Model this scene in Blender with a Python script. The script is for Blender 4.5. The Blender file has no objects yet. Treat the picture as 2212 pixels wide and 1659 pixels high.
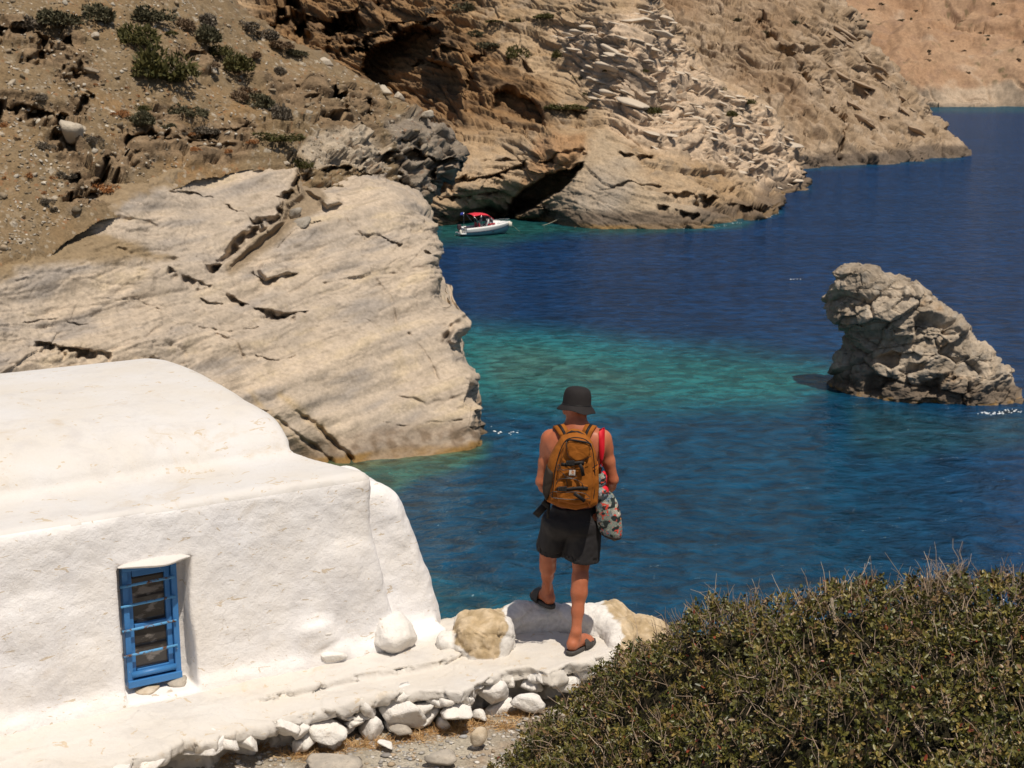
import bpy, bmesh, math, random, time
import numpy as np
from mathutils import Vector, Matrix
T0 = time.time()
# ------------------------------------------------------------------ camera, sky, sun, exposure
SC = bpy.context.scene
COL = SC.collection
PITCH = math.radians(12.3)
CAMZ = 17.7                       # metres above the sea
VW, VH, FPX = 2212.0, 1659.0, 3240.0
cam_d = bpy.data.cameras.new('camera'); cam_o = bpy.data.objects.new('camera', cam_d)
COL.objects.link(cam_o); SC.camera = cam_o
cam_o.location = (0, 0, CAMZ); cam_o.rotation_euler = (math.pi/2 - PITCH, 0, 0)
cam_d.sensor_width = 36.0; cam_d.lens = 36.0*FPX/VW
cam_d.clip_start = 0.05; cam_d.clip_end = 6000
cam_d.dof.use_dof = True; cam_d.dof.focus_distance = 9.3; cam_d.dof.aperture_fstop = 9.0

SUNV = Vector((0.22, -0.40, 1.0)).normalized()          # towards the sun
wd = bpy.data.worlds.new('World'); SC.world = wd; wd.use_nodes = True
_n = wd.node_tree.nodes; _n.clear()
_o = _n.new('ShaderNodeOutputWorld'); _b = _n.new('ShaderNodeBackground'); _s = _n.new('ShaderNodeTexSky')
_s.sky_type = 'NISHITA'; _s.sun_disc = False
_s.sun_elevation = math.asin(SUNV.z); _s.sun_rotation = math.atan2(SUNV.x, SUNV.y)
_s.air_density = 1.0; _s.dust_density = 1.6; _s.ozone_density = 1.0
_b.inputs[1].default_value = 0.055
wd.node_tree.links.new(_s.outputs[0], _b.inputs[0]); wd.node_tree.links.new(_b.outputs[0], _o.inputs[0])
sun_d = bpy.data.lights.new('sun', 'SUN'); sun_o = bpy.data.objects.new('sun', sun_d); COL.objects.link(sun_o)
sun_d.energy = 3.8; sun_d.angle = math.radians(0.5); sun_d.color = (1.0, 0.91, 0.79)
sun_o.rotation_euler = SUNV.to_track_quat('Z', 'Y').to_euler(); sun_o.location = (20, -30, 90)
SC.view_settings.view_transform = 'Standard'; SC.view_settings.look = 'None'
SC.view_settings.exposure = 0.14; SC.view_settings.gamma = 1.0; SC.view_settings.use_curve_mapping = False
SC.cycles.max_bounces = 6; SC.cycles.diffuse_bounces = 3; SC.cycles.glossy_bounces = 3
SC.cycles.caustics_reflective = False; SC.cycles.caustics_refractive = False

# ------------------------------------------------------------------ helpers
CP, SP = math.cos(PITCH), math.sin(PITCH)
def W(u, v, Y):
    """photograph position (2212 px wide) and distance ahead in metres -> point in the place"""
    a = (np.asarray(u, float)-VW/2)/FPX; b = -(np.asarray(v, float)-VH/2)/FPX
    k = np.asarray(Y, float)/(CP + b*SP)
    return np.stack(np.broadcast_arrays(a*k, Y, CAMZ + k*(-SP + b*CP)), -1)
def tdep(v):
    b = -(np.asarray(v, float)-VH/2)/FPX
    return (SP - b*CP)/(CP + b*SP)
def Yz(v, z): return (CAMZ - z)/tdep(v)
def Wz(u, v, z): return W(u, v, Yz(v, z))
def VV(p): return Vector((float(p[0]), float(p[1]), float(p[2])))

RNG = np.random.RandomState(7)
_perm = RNG.permutation(256).astype(np.int32); _perm = np.concatenate([_perm, _perm, _perm])
_g = RNG.normal(size=(256, 3)).astype(np.float32); _g /= np.linalg.norm(_g, axis=1)[:, None]
def perlin(p):
    p = np.asarray(p, np.float32); sh = p.shape[:-1]; p = p.reshape(-1, 3)
    i = np.floor(p).astype(np.int32); f = p - i; i &= 255
    w = f*f*f*(f*(f*6-15)+10)
    r = np.zeros(len(p), np.float32)
    for dx in (0, 1):
        a = _perm[i[:, 0]+dx]; wx = w[:, 0] if dx else 1-w[:, 0]
        for dy in (0, 1):
            b = _perm[a + i[:, 1]+dy]; wy = wx*(w[:, 1] if dy else 1-w[:, 1])
            for dz in (0, 1):
                g = _g[_perm[b + i[:, 2]+dz]]
                r += wy*(w[:, 2] if dz else 1-w[:, 2])*(g[:, 0]*(f[:, 0]-dx)+g[:, 1]*(f[:, 1]-dy)+g[:, 2]*(f[:, 2]-dz))
    return r.reshape(sh)*1.5
def fbm(p, oct=4, lac=2.03, gain=0.5, ridge=False):
    p = np.asarray(p, np.float32); s = 0; a = 1.0; t = 0
    for k in range(oct):
        n = perlin(p + 17.3*k)
        if ridge: n = 1-2*np.abs(n)
        s = s + a*n; t += a; a *= gain; p = p*lac
    return s/t
def _hash(ix, iy, iz, s):
    h = (ix*73856093) ^ (iy*19349663) ^ (iz*83492791) ^ (s*2654435)
    h = (h ^ (h >> 13))*1274126177
    h = (h ^ (h >> 16)) & 0xffffff
    return h.astype(np.float32)/16777216.0
def voro(p, seed=1):
    """F1, F2, vector to the cell's point, cell random"""
    p = np.asarray(p, np.float32); sh = p.shape[:-1]; p = p.reshape(-1, 3)
    i = np.floor(p).astype(np.int64)
    N = len(p); F1 = np.full(N, 9, np.float32); F2 = F1.copy(); V = np.zeros((N, 3), np.float32); R = np.zeros(N, np.float32)
    for dx in (-1, 0, 1):
        for dy in (-1, 0, 1):
            for dz in (-1, 0, 1):
                x, y, z = i[:, 0]+dx, i[:, 1]+dy, i[:, 2]+dz
                a, b, c = _hash(x, y, z, seed), _hash(x, y, z, seed+1), _hash(x, y, z, seed+2)
                d = np.stack([p[:, 0]-x-a, p[:, 1]-y-b, p[:, 2]-z-c], 1)
                dd = np.sqrt((d*d).sum(1))
                m = dd < F1
                F2 = np.where(m, F1, np.minimum(F2, dd)); F1 = np.where(m, dd, F1)
                V[m] = d[m]; R[m] = a[m]
    return F1.reshape(sh), F2.reshape(sh), V.reshape(sh+(3,)), R.reshape(sh)
def blocks(p, seed=1, tilt=1.0):
    """broken-block relief: each cell its own height and tilted face"""
    F1, F2, V, R = voro(p, seed)
    a = R*97.0; b = R*57.0
    t = V[..., 0]*np.cos(a)*np.sin(b) + V[..., 1]*np.sin(a)*np.sin(b) + V[..., 2]*np.cos(b)
    return (R-0.5)*1.0 + tilt*t, F2-F1, R
def sstep(a, b, x):
    t = np.clip((x-a)/(b-a), 0, 1); return t*t*(3-2*t)
def tps(ctrl):
    c = np.array(ctrl, float); P = c[:, :2]/1000.0; n = len(P)
    def K(a, b):
        r2 = ((a[:, None, :]-b[None])**2).sum(-1); return 0.5*r2*np.log(r2+1e-12)
    A = np.zeros((n+3, n+3)); A[:n, :n] = K(P, P)+np.eye(n)*1e-4; A[:n, n] = 1; A[:n, n+1:] = P; A[n, :n] = 1; A[n+1:, :n] = P.T
    w = np.linalg.solve(A, np.concatenate([c[:, 2], np.zeros(3)]))
    def ev(U, V):
        q = np.stack([np.ravel(U), np.ravel(V)], 1)/1000.0; o = np.empty(len(q))
        for k in range(0, len(q), 60000):
            s = q[k:k+60000]; o[k:k+60000] = K(s, P)@w[:n] + w[n] + s@w[n+1:]
        return o.reshape(np.shape(U))
    return ev
def pdist(U, V, poly, closed=False):
    """distance in px to a polyline; with closed: negative inside"""
    P = np.array(poly, float); Q = np.roll(P, -1, 0)
    if not closed: P, Q = P[:-1], Q[:-1]
    d = np.full(np.shape(U), 1e9); ins = np.zeros(np.shape(U), bool); side = np.zeros(np.shape(U))
    for (ax, ay), (bx, by) in zip(P, Q):
        ex, ey = bx-ax, by-ay; L = ex*ex+ey*ey+1e-9
        t = np.clip(((U-ax)*ex+(V-ay)*ey)/L, 0, 1)
        dd = np.hypot(U-ax-t*ex, V-ay-t*ey)
        m = dd < d; d = np.where(m, dd, d)
        cr = ex*(V-ay)-ey*(U-ax); side = np.where(m, np.sign(cr), side)
        if closed and ay != by:
            ins ^= ((ay > V) != (by > V)) & (U < (bx-ax)*(V-ay)/(by-ay)+ax)
    if closed: return np.where(ins, -d, d)
    return d, side
def mesh_np(name, V, F, mat, parent=None, col=None, smooth=True, extra=None):
    """V (n,3), F (m,3|4) -> mesh object"""
    me = bpy.data.meshes.new(name); V = np.asarray(V, np.float32).reshape(-1, 3); F = np.asarray(F, np.int32); k = F.shape[1]
    me.vertices.add(len(V)); me.vertices.foreach_set('co', V.ravel())
    me.loops.add(F.size); me.loops.foreach_set('vertex_index', F.ravel())
    me.polygons.add(len(F)); me.polygons.foreach_set('loop_start', np.arange(0, F.size, k, dtype=np.int32))
    me.polygons.foreach_set('loop_total', np.full(len(F), k, np.int32))
    if smooth: me.polygons.foreach_set('use_smooth', np.ones(len(F), bool))
    me.update(calc_edges=True)
    if col is not None:
        at = me.color_attributes.new('Col', 'FLOAT_COLOR', 'POINT')
        c = np.ones((len(V), 4), np.float32); c[:, :3] = np.clip(np.asarray(col, np.float32).reshape(-1, 3), 0, 1); at.data.foreach_set('color', c.ravel())
    if mat is not None: me.materials.append(mat)
    o = bpy.data.objects.new(name, me); COL.objects.link(o)
    if parent is not None: o.parent = parent
    return o
def grid_faces(nv, nu, closed_u=False):
    i = np.arange(nv*nu).reshape(nv, nu)
    if closed_u: i = np.concatenate([i, i[:, :1]], 1)
    return np.stack([i[:-1, :-1], i[1:, :-1], i[1:, 1:], i[:-1, 1:]], -1).reshape(-1, 4)
def tag(o, label=None, cat=None, group=None, kind=None):
    if label: o['label'] = label
    if cat: o['category'] = cat
    if group: o['group'] = group
    if kind: o['kind'] = kind
    return o
def empty(name, loc, label=None, cat=None, group=None):
    o = bpy.data.objects.new(name, None); COL.objects.link(o); o.location = loc; o.empty_display_size = 0.1
    return tag(o, label, cat, group)
def adopt(child, root):
    """parent keeping the world place (roots have location only)"""
    child.parent = root
    child.location = Vector(child.location) - Vector(root.location)
    return child
# ------------------------------------------------------------------ materials
def newmat(name):
    m = bpy.data.materials.new(name); m.use_nodes = True
    nt = m.node_tree; b = nt.nodes['Principled BSDF']
    return m, nt, b
def nd(nt, typ, **kw):
    n = nt.nodes.new(typ)
    for k, v in kw.items():
        if k.startswith('i_'): n.inputs[k[2:].replace('_', ' ')].default_value = v
        else: setattr(n, k, v)
    return n
def mixc(nt, fac, a, b, mode='MIX'):
    m = nt.nodes.new('ShaderNodeMix'); m.data_type = 'RGBA'; m.blend_type = mode
    for s, x in ((m.inputs[0], fac), (m.inputs[6], a), (m.inputs[7], b)):
        if hasattr(x, 'is_linked') or hasattr(x, 'links'): nt.links.new(x, s)
        else: s.default_value = x if not isinstance(x, tuple) else (tuple(x)+(1,))[:4]
    return m.outputs[2]
def noise_out(nt, scale, detail=4, rough=0.55, vec=None, dist=0.0, coord='Object', stretch=None):
    n = nt.nodes.new('ShaderNodeTexNoise'); n.inputs['Scale'].default_value = scale; n.inputs['Detail'].default_value = detail
    n.inputs['Roughness'].default_value = rough; n.inputs['Distortion'].default_value = dist
    if vec is None:
        tc = nt.nodes.new('ShaderNodeTexCoord'); vec = tc.outputs[coord]
    if stretch is not None:
        mp = nt.nodes.new('ShaderNodeMapping'); mp.inputs['Scale'].default_value = stretch[0]; mp.inputs['Rotation'].default_value = stretch[1]
        nt.links.new(vec, mp.inputs['Vector']); vec = mp.outputs[0]
    nt.links.new(vec, n.inputs['Vector'])
    return n.outputs['Fac']
def ramp(nt, fac, stops):
    r = nt.nodes.new('ShaderNodeValToRGB'); nt.links.new(fac, r.inputs[0])
    e = r.color_ramp.elements
    while len(e) < len(stops): e.new(0.5)
    for x, (p, c) in zip(e, stops):
        x.position = p; x.color = (c, c, c, 1) if not isinstance(c, tuple) else (tuple(c)+(1,))[:4]
    return r.outputs[0]
def bump(nt, b, h, strength=0.5, dist=0.02, chain=None):
    n = nt.nodes.new('ShaderNodeBump'); n.inputs['Strength'].default_value = strength; n.inputs['Distance'].default_value = dist
    nt.links.new(h, n.inputs['Height'])
    if chain is not None: nt.links.new(chain, n.inputs['Normal'])
    nt.links.new(n.outputs[0], b.inputs['Normal'])
    return n.outputs[0]
def simple(name, color, rough=0.6, metal=0.0, var=0.12, scale=8.0, bumpd=0.0, bscale=60.0, spec=0.5, coat=0.0):
    m, nt, b = newmat(name)
    f = noise_out(nt, scale, 5)
    c = tuple(color)
    nt.links.new(mixc(nt, f, tuple(max(0, x*(1-var*1.6)) for x in c), tuple(min(1, x*(1+var*1.6)) for x in c)), b.inputs['Base Color'])
    b.inputs['Roughness'].default_value = rough; b.inputs['Metallic'].default_value = metal; b.inputs['Specular IOR Level'].default_value = spec
    if coat: b.inputs['Coat Weight'].default_value = coat
    if bumpd: bump(nt, b, noise_out(nt, bscale, 4), 0.6, bumpd)
    return m
def vcol_mat(name, fine=(2.0, 0.25), bumps=((6.0, 0.05),), rough=0.9, fine2=None, spec=0.2):
    """colour from the mesh's own albedo attribute, finer grain and relief on top"""
    m, nt, b = newmat(name)
    at = nt.nodes.new('ShaderNodeAttribute'); at.attribute_name = 'Col'
    f = ramp(nt, noise_out(nt, fine[0], 6, 0.65), [(0.25, 1-fine[1]), (0.75, 1+fine[1])])
    c = mixc(nt, 1.0, at.outputs['Color'], f, 'MULTIPLY')
    if fine2:
        f2 = ramp(nt, noise_out(nt, fine2[0], 3, 0.6), [(0.3, 1-fine2[1]), (0.7, 1+fine2[1])])
        c = mixc(nt, 1.0, c, f2, 'MULTIPLY')
    nt.links.new(c, b.inputs['Base Color']); b.inputs['Roughness'].default_value = rough; b.inputs['Specular IOR Level'].default_value = spec
    ch = None
    for s, d in bumps: ch = bump(nt, b, noise_out(nt, s, 5, 0.6), 0.8, d, ch)
    return m
# ------------------------------------------------------------------ volume sculpting (numpy surface nets)
def surf_nets(f, org, h):
    f = f.astype(np.float32); s = f < 0; nx, ny, nz = f.shape
    cnt = np.zeros((nx-1, ny-1, nz-1), np.int8)
    for a in (0, 1):
        for b in (0, 1):
            for c in (0, 1): cnt += s[a:nx-1+a, b:ny-1+b, c:nz-1+c]
    act = (cnt > 0) & (cnt < 8); I = np.argwhere(act); n = len(I)
    idx = np.full(act.shape, -1, np.int32); idx[act] = np.arange(n)
    pos = np.zeros((n, 3), np.float32); w = np.zeros(n, np.float32)
    cor = [(a, b, c) for a in (0, 1) for b in (0, 1) for c in (0, 1)]
    val = {c: f[I[:, 0]+c[0], I[:, 1]+c[1], I[:, 2]+c[2]] for c in cor}
    for c in cor:
        for ax in range(3):
            if c[ax]: continue
            d = list(c); d[ax] = 1; d = tuple(d); va, vb = val[c], val[d]
            m = (va < 0) != (vb < 0); t = va[m]/(va[m]-vb[m])
            p = np.tile(np.array(c, np.float32), (m.sum(), 1)); p[:, ax] += t
            pos[m] += p; w[m] += 1
    V = (I+pos/w[:, None])*h + np.asarray(org)
    Q = []
    for ax in range(3):
        sl = [slice(1, -1)]*3; sl[ax] = slice(0, -1); sh = list(sl); sh[ax] = slice(1, None)
        A, B = s[tuple(sl)], s[tuple(sh)]
        for flip, m in ((0, A & ~B), (1, ~A & B)):
            e = np.argwhere(m)
            if not len(e): continue
            off = np.array([1, 1, 1]); off[ax] = 0; e = e+off
            b, c = (ax+1) % 3, (ax+2) % 3
            def at(db, dc):
                q = e.copy(); q[:, b] += db; q[:, c] += dc; return idx[q[:, 0], q[:, 1], q[:, 2]]
            q = np.stack([at(-1, -1), at(0, -1), at(0, 0), at(-1, 0)], 1)
            Q.append(q[:, ::-1] if flip else q)
    return V, np.concatenate(Q)
def vnormals(V, F):
    e1 = V[F[:, 1]]-V[F[:, 0]]; e2 = V[F[:, 2]]-V[F[:, 0]]; fn = np.cross(e1, e2); N = np.zeros_like(V)
    for k in range(F.shape[1]):
        for a in range(3): N[:, a] += np.bincount(F[:, k], fn[:, a], len(V))
    return N/(np.linalg.norm(N, axis=1)[:, None]+1e-12)
class Vol:
    def __init__(s, lo, hi, h):
        s.lo = np.array(lo, float); s.h = h; s.n = np.ceil((np.array(hi)-s.lo)/h).astype(int)+1
        s.f = np.full(s.n, 1.0, np.float32)
    def sub(s, lo, hi):
        a = np.clip(np.floor((np.array(lo)-s.lo)/s.h).astype(int), 0, s.n-1); b = np.clip(np.ceil((np.array(hi)-s.lo)/s.h).astype(int)+1, 1, s.n)
        b = np.maximum(b, a+1)
        sl = tuple(slice(x, y) for x, y in zip(a, b))
        g = np.meshgrid(*[(s.lo[k]+s.h*np.arange(a[k], b[k])).astype(np.float32) for k in range(3)], indexing='ij')
        return sl, g
    def add(s, fn, lo, hi, k=0.02, op='u'):
        sl, (x, y, z) = s.sub(lo, hi); d = fn(x, y, z).astype(np.float32); f = s.f[sl]
        if op == 'u':
            hh = np.maximum(k-np.abs(f-d), 0)/k; s.f[sl] = np.minimum(f, d)-hh*hh*k*0.25
        else:                                                     # subtract
            d = -d; hh = np.maximum(k-np.abs(f-d), 0)/k; s.f[sl] = np.maximum(f, d)+hh*hh*k*0.25
    def cone(s, a, b, ra, rb, k=0.02, op='u'):
        a = np.array(a, float); b = np.array(b, float); r = max(ra, rb)+3*k
        def fn(x, y, z):
            e = b-a; L = (e*e).sum()
            t = np.clip(((x-a[0])*e[0]+(y-a[1])*e[1]+(z-a[2])*e[2])/L, 0, 1)
            return np.sqrt((x-a[0]-t*e[0])**2+(y-a[1]-t*e[1])**2+(z-a[2]-t*e[2])**2)-(ra+(rb-ra)*t)
        s.add(fn, np.minimum(a, b)-r, np.maximum(a, b)+r, k, op)
    def chain(s, pts, k=0.02):
        for (a, ra), (b, rb) in zip(pts[:-1], pts[1:]): s.cone(a, b, ra, rb, k)
    def ell(s, c, r, k=0.02, rot=None, op='u'):
        c = np.array(c, float); r = np.array(r, float); R = None if rot is None else np.array(rot)
        def fn(x, y, z):
            q = [x-c[0], y-c[1], z-c[2]]
            if R is not None: q = [q[0]*R[0, i]+q[1]*R[1, i]+q[2]*R[2, i] for i in range(3)]
            k0 = np.sqrt((q[0]/r[0])**2+(q[1]/r[1])**2+(q[2]/r[2])**2)+1e-6
            k1 = np.sqrt((q[0]/r[0]**2)**2+(q[1]/r[1]**2)**2+(q[2]/r[2]**2)**2)+1e-6
            return k0*(k0-1)/k1
        m = r.max()+3*k; s.add(fn, c-m, c+m, k, op)
    def mesh(s): return surf_nets(s.f, s.lo, s.h)
# ------------------------------------------------------------------ cliffs and hillsides
class Patch: pass
def C3(*c): return np.array(c, np.float32)
def lerp(a, b, t): return a + (b-a)*t[..., None]
def patch(name, mat, vr, step, uL, uR, ctrl, feats=(), round_px=40, round_m=3.0, relief=None, colour=None, back=14, warp=6.0, keep=None, flat=False, detail=None, ext=0, tone=(.86, .815, .76)):
    nv = int((vr[1]-vr[0])/step)+1; v = np.linspace(vr[0], vr[1], nv)
    l = np.interp(v, [p[1] for p in uL], [p[0] for p in uL]); r = np.interp(v, [p[1] for p in uR], [p[0] for p in uR])
    nu = int((r-l).max()/step)+1; s = np.linspace(0, 1, nu)
    # ragged outline
    r = r + 5*perlin(np.stack([v/23, v*0+3.1, v*0], -1)) + 3*perlin(np.stack([v/9, v*0+9.1, v*0], -1))
    U = l[:, None] + (r-l)[:, None]*s[None]; V = np.repeat(v[:, None], nu, 1)
    if ext:
        ex = -ext*(np.linspace(1, 0, 46)[:-1]**1.5); U = np.concatenate([l[:, None]+ex[None], U], 1); nu = U.shape[1]; V = np.repeat(v[:, None], nu, 1)
    Y = tps(ctrl)(U, V)
    d = r[:, None]-U; t = np.clip(1-d/round_px, 0, 1); Y = Y + round_m*(1-np.sqrt(np.maximum(1-t*t, 0)))
    Y0 = Y.copy(); q = np.stack([U/60, V/60, np.zeros_like(U)], -1)
    U2 = U + warp*1.6*perlin(q) + warp*0.7*perlin(q*3.1+5); V2 = V + warp*perlin(q+40) + warp*0.6*perlin(q*3.3+60)
    VAR = np.clip(.85+1.5*perlin(q*1.7+11)+.7*perlin(q*4.7+31), .05, 1.7)
    for f in feats:
        k = f[0]
        if k == 'ledge':            # (poly, reach px, depth m): rock below the line set back under a lip
            dd, sd = pdist(U2, V2, f[1]); below = sd > 0; rr = f[2]*VAR; rr = np.maximum(rr, 1.0)
            Y = Y + np.where(below, f[3]*VAR*sstep(0, 2.5, dd)*(1-sstep(0.2*rr, rr, dd)), 0)
        elif k == 'crack':
            dd, sd = pdist(U2, V2, f[1]); Y = Y + f[3]*VAR*np.exp(-(dd/(f[2]*(.35+.65*VAR)))**2)
        elif k == 'hole':           # (poly, soft px, depth m)
            dd = pdist(U2, V2, f[1], True); Y = Y + f[3]*(1-sstep(-f[2], 0.5, dd))
        elif k == 'bump':
            dd = pdist(U2, V2, f[1], True); Y = Y - f[3]*(1-sstep(-f[2], 1.0, dd))
        elif k == 'fn':
            Y = Y + f[1](U2, V2)
    P = W(U, V, Y); P0 = W(U, V, Y0)
    if back:
        kk = np.arange(1, back+1)[None, :, None].astype(float)
        B = np.array([-0.10, 0.8, 0.0])*round_m*kk*0.25*(1+0.1*kk)
        P = np.concatenate([P, P[:, -1:, :]+B], 1); P0 = np.concatenate([P0, P0[:, -1:, :]+B], 1)
        U = np.concatenate([U, np.repeat(U[:, -1:], back, 1)+kk[..., 0]*0.01], 1); V = np.concatenate([V, np.repeat(V[:, -1:], back, 1)], 1)
    du = np.gradient(P0, axis=1); dv = np.gradient(P0, axis=0)
    N = np.cross(dv, du); N /= np.linalg.norm(N, axis=-1, keepdims=True)+1e-9
    if relief is not None: P = P + N*relief(P0, U, V, N)[..., None]
    du = np.gradient(P, axis=1); dv = np.gradient(P, axis=0)
    N = np.cross(dv, du); N /= np.linalg.norm(N, axis=-1, keepdims=True)+1e-9
    if detail is not None:
        P = P + N*detail(P)[..., None]; du = np.gradient(P, axis=1); dv = np.gradient(P, axis=0); N = np.cross(dv, du); N /= np.linalg.norm(N, axis=-1, keepdims=True)+1e-9
    c = colour(P, U, V, N)*C3(*tone)
    F = grid_faces(*U.shape)
    dry = (P[..., 2] > -1.0).ravel(); F = F[dry[F].any(1)]
    if keep is not None:
        kp = keep(U, V).ravel(); F = F[kp[F].all(1)]
    o = mesh_np(name, P, F, mat, col=c, smooth=not flat); o['kind'] = 'structure'
    a = Patch(); a.o, a.U, a.V, a.P, a.N, a.nc = o, U, V, P, N, nu
    return a
def at_patch(a, u, v):
    """surface point and normal of a built hillside where (u,v) meets it"""
    rv = (v-a.V[0, 0])/(a.V[-1, 0]-a.V[0, 0])*(a.V.shape[0]-1); i = int(np.clip(round(rv), 0, a.V.shape[0]-1))
    j = int(np.clip(np.searchsorted(a.U[i, :a.nc], u), 0, a.nc-1))
    return a.P[i, j], a.N[i, j]
def wl(u, v, under=0.6):
    y = float(Yz(v, 0.0)); return [(u, v, y), (u, v+45, y-under)]

ROCK = vcol_mat('weathered_rock', (.9, 0.28), ((1.6, 0.16), (7.0, 0.04)), fine2=(4.5, 0.20))
SLABM = vcol_mat('pale_slab_rock', (1.1, 0.18), ((2.4, 0.09), (9.0, 0.03)), fine2=(6.0, 0.16))
SOILM = vcol_mat('dry_hillside', (2.0, 0.16), ((3.0, 0.10), (12.0, 0.04)), fine2=(9.0, 0.22))
def blocky(P, ang, dip, sx, sz, seed, gap=.07, tilt=.8):
    b, e, R = blocks(strata(P, ang, dip, sx, sz), seed, tilt)
    return b - .45*(1-sstep(0, gap, e))
def strata(P, ang, dip, sx, sz):
    """coordinates stretched along tilted rock layers"""
    ca, sa = math.cos(ang), math.sin(ang); cd, sd = math.cos(dip), math.sin(dip)
    x = P[..., 0]*ca + P[..., 1]*sa; y = -P[..., 0]*sa + P[..., 1]*ca; z = P[..., 2]
    x2 = x*cd + z*sd; z2 = -x*sd + z*cd
    return np.stack([x2*sx, y*sx, z2*sz], -1)

# ---- soil hillside above the pale slab
hill_ctrl = [(-900, 0, 66), (-900, 600, 50), (-500, 0, 71), (-500, 600, 54.5), (-900, -80, 69), (-60, 0, 76), (0, 0, 77.4), (0, 300, 68.3), (0, 600, 60.9), (0, -80, 80.5), (300, 450, 68.8), (300, 300, 73.5), (300, 150, 78), (300, 0, 82.8), (300, -80, 86), (300, 560, 66),
  (500, 450, 73), (500, 300, 78), (500, 150, 84), (500, 0, 91), (650, 450, 76), (700, 350, 81), (700, 250, 86), (690, 130, 93), (560, 50, 93), (480, -80, 95),
  (850, 420, 87), (850, 320, 91), (850, 235, 96), (960, 300, 99), (985, 360, 97), (910, 440, 91), (900, 520, 88), (600, 560, 74)]
hill_R = [(400, -80), (470, 0), (520, 37), (572, 69), (641, 109), (692, 123), (724, 143), (784, 178), (810, 195), (838, 215), (858, 235), (916, 269), (967, 289), (973, 315), (994, 329), (984, 361), (956, 404), (915, 436), (905, 520), (880, 700)]
strata_lines = [
  ([(-10, 235), (60, 242), (110, 262), (150, 255), (165, 235)], 34, 1.3), ([(0, 60), (60, 58), (100, 75), (155, 70), (165, 92)], 55, 1.5), ([(60, 130), (120, 120), (170, 130)], 22, .7),
  ([(140, 165), (200, 158)], 18, .5), ([(275, 300), (320, 290), (350, 298), (400, 285), (440, 290)], 26, 1.0), ([(440, 295), (480, 285), (525, 278)], 22, .8),
  ([(230, 355), (300, 335), (340, 305)], 22, .9), ([(160, 400), (215, 380), (245, 365)], 30, 1.0), ([(160, 430), (240, 405)], 18, .8), ([(120, 310), (150, 330), (165, 350)], 24, .8),
  ([(400, 310), (460, 318), (520, 325)], 14, .5), ([(420, 330), (480, 330)], 12, .5), ([(330, 320), (380, 315)], 12, .5),
  ([(745, 205), (790, 215), (800, 235)], 40, 2.0), ([(700, 250), (760, 262), (790, 285)], 16, .8), ([(560, 160), (610, 165)], 14, .6), ([(350, 235), (380, 240)], 12, .5),
  ([(390, 120), (430, 130), (450, 120)], 20, .7), ([(590, 205), (680, 220)], 9, .5), ([(620, 180), (700, 190)], 9, .5)]
hill_feats = [('ledge', p, r, d) for p, r, d in strata_lines] + [
  ('hole', [(760, 210), (798, 215), (808, 262), (790, 268), (770, 240)], 10, 2.0),
  ('ledge', [(680, 368), (720, 355), (745, 360), (790, 370), (815, 376)], 26, 1.6),
  ('ledge', [(850, 335), (890, 330), (940, 345), (985, 355)], 70, 2.2), ('ledge', [(860, 300), (900, 318)], 18, 1.0), ('ledge', [(500, 450), (560, 430)], 10, .5)]
_lines = [p for p, r, d in strata_lines]
def near_lines(U, V, lines, reach, drop=0.0):
    m = np.zeros(U.shape)
    for p in lines:
        q = np.array(p, float); x0, x1, y0, y1 = q[:, 0].min()-reach, q[:, 0].max()+reach, q[:, 1].min()-reach, q[:, 1].max()+reach
        b = (U > x0) & (U < x1) & (V > y0) & (V < y1)
        if b.any():
            dd, _ = pdist(U[b], V[b]-drop, p); m[b] = np.maximum(m[b], 1-sstep(reach*.4, reach, dd))
    return m
SLAB_TOP = [(-1200, 900), (-500, 720), (-20, 600), (80, 540), (165, 470), (260, 425), (420, 352), (520, 334), (640, 345), (655, 400), (690, 412), (760, 402), (830, 396), (881, 422), (930, 456), (960, 470), (1500, 470), (1500, 1400), (-1200, 1400)]
def hill_relief(P, U, V, N):
    rocky = near_lines(U, V, _lines, 40, 8); rocky = np.maximum(rocky, sstep(560, 760, U+V*0.5)*sstep(150, 300, V))
    b = blocky(P + 0.5*perlin(P*.5)[..., None], .3, -.15, .32, 1.4, 3)
    F1, F2, Vv, R = voro(P*1.7, 11)
    return 01.1*fbm(P*0.12, 3) + 0.34*fbm(P*0.7, 4) + 0.05*fbm(P*3.5, 2) + (1-rocky)*.16*(R > .8)*np.clip(.34-F1, 0, .3)/.3 + rocky*(0.6*b + 0.30*fbm(strata(P, .3, -.15, .5, 2.6), 3, ridge=True))
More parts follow.
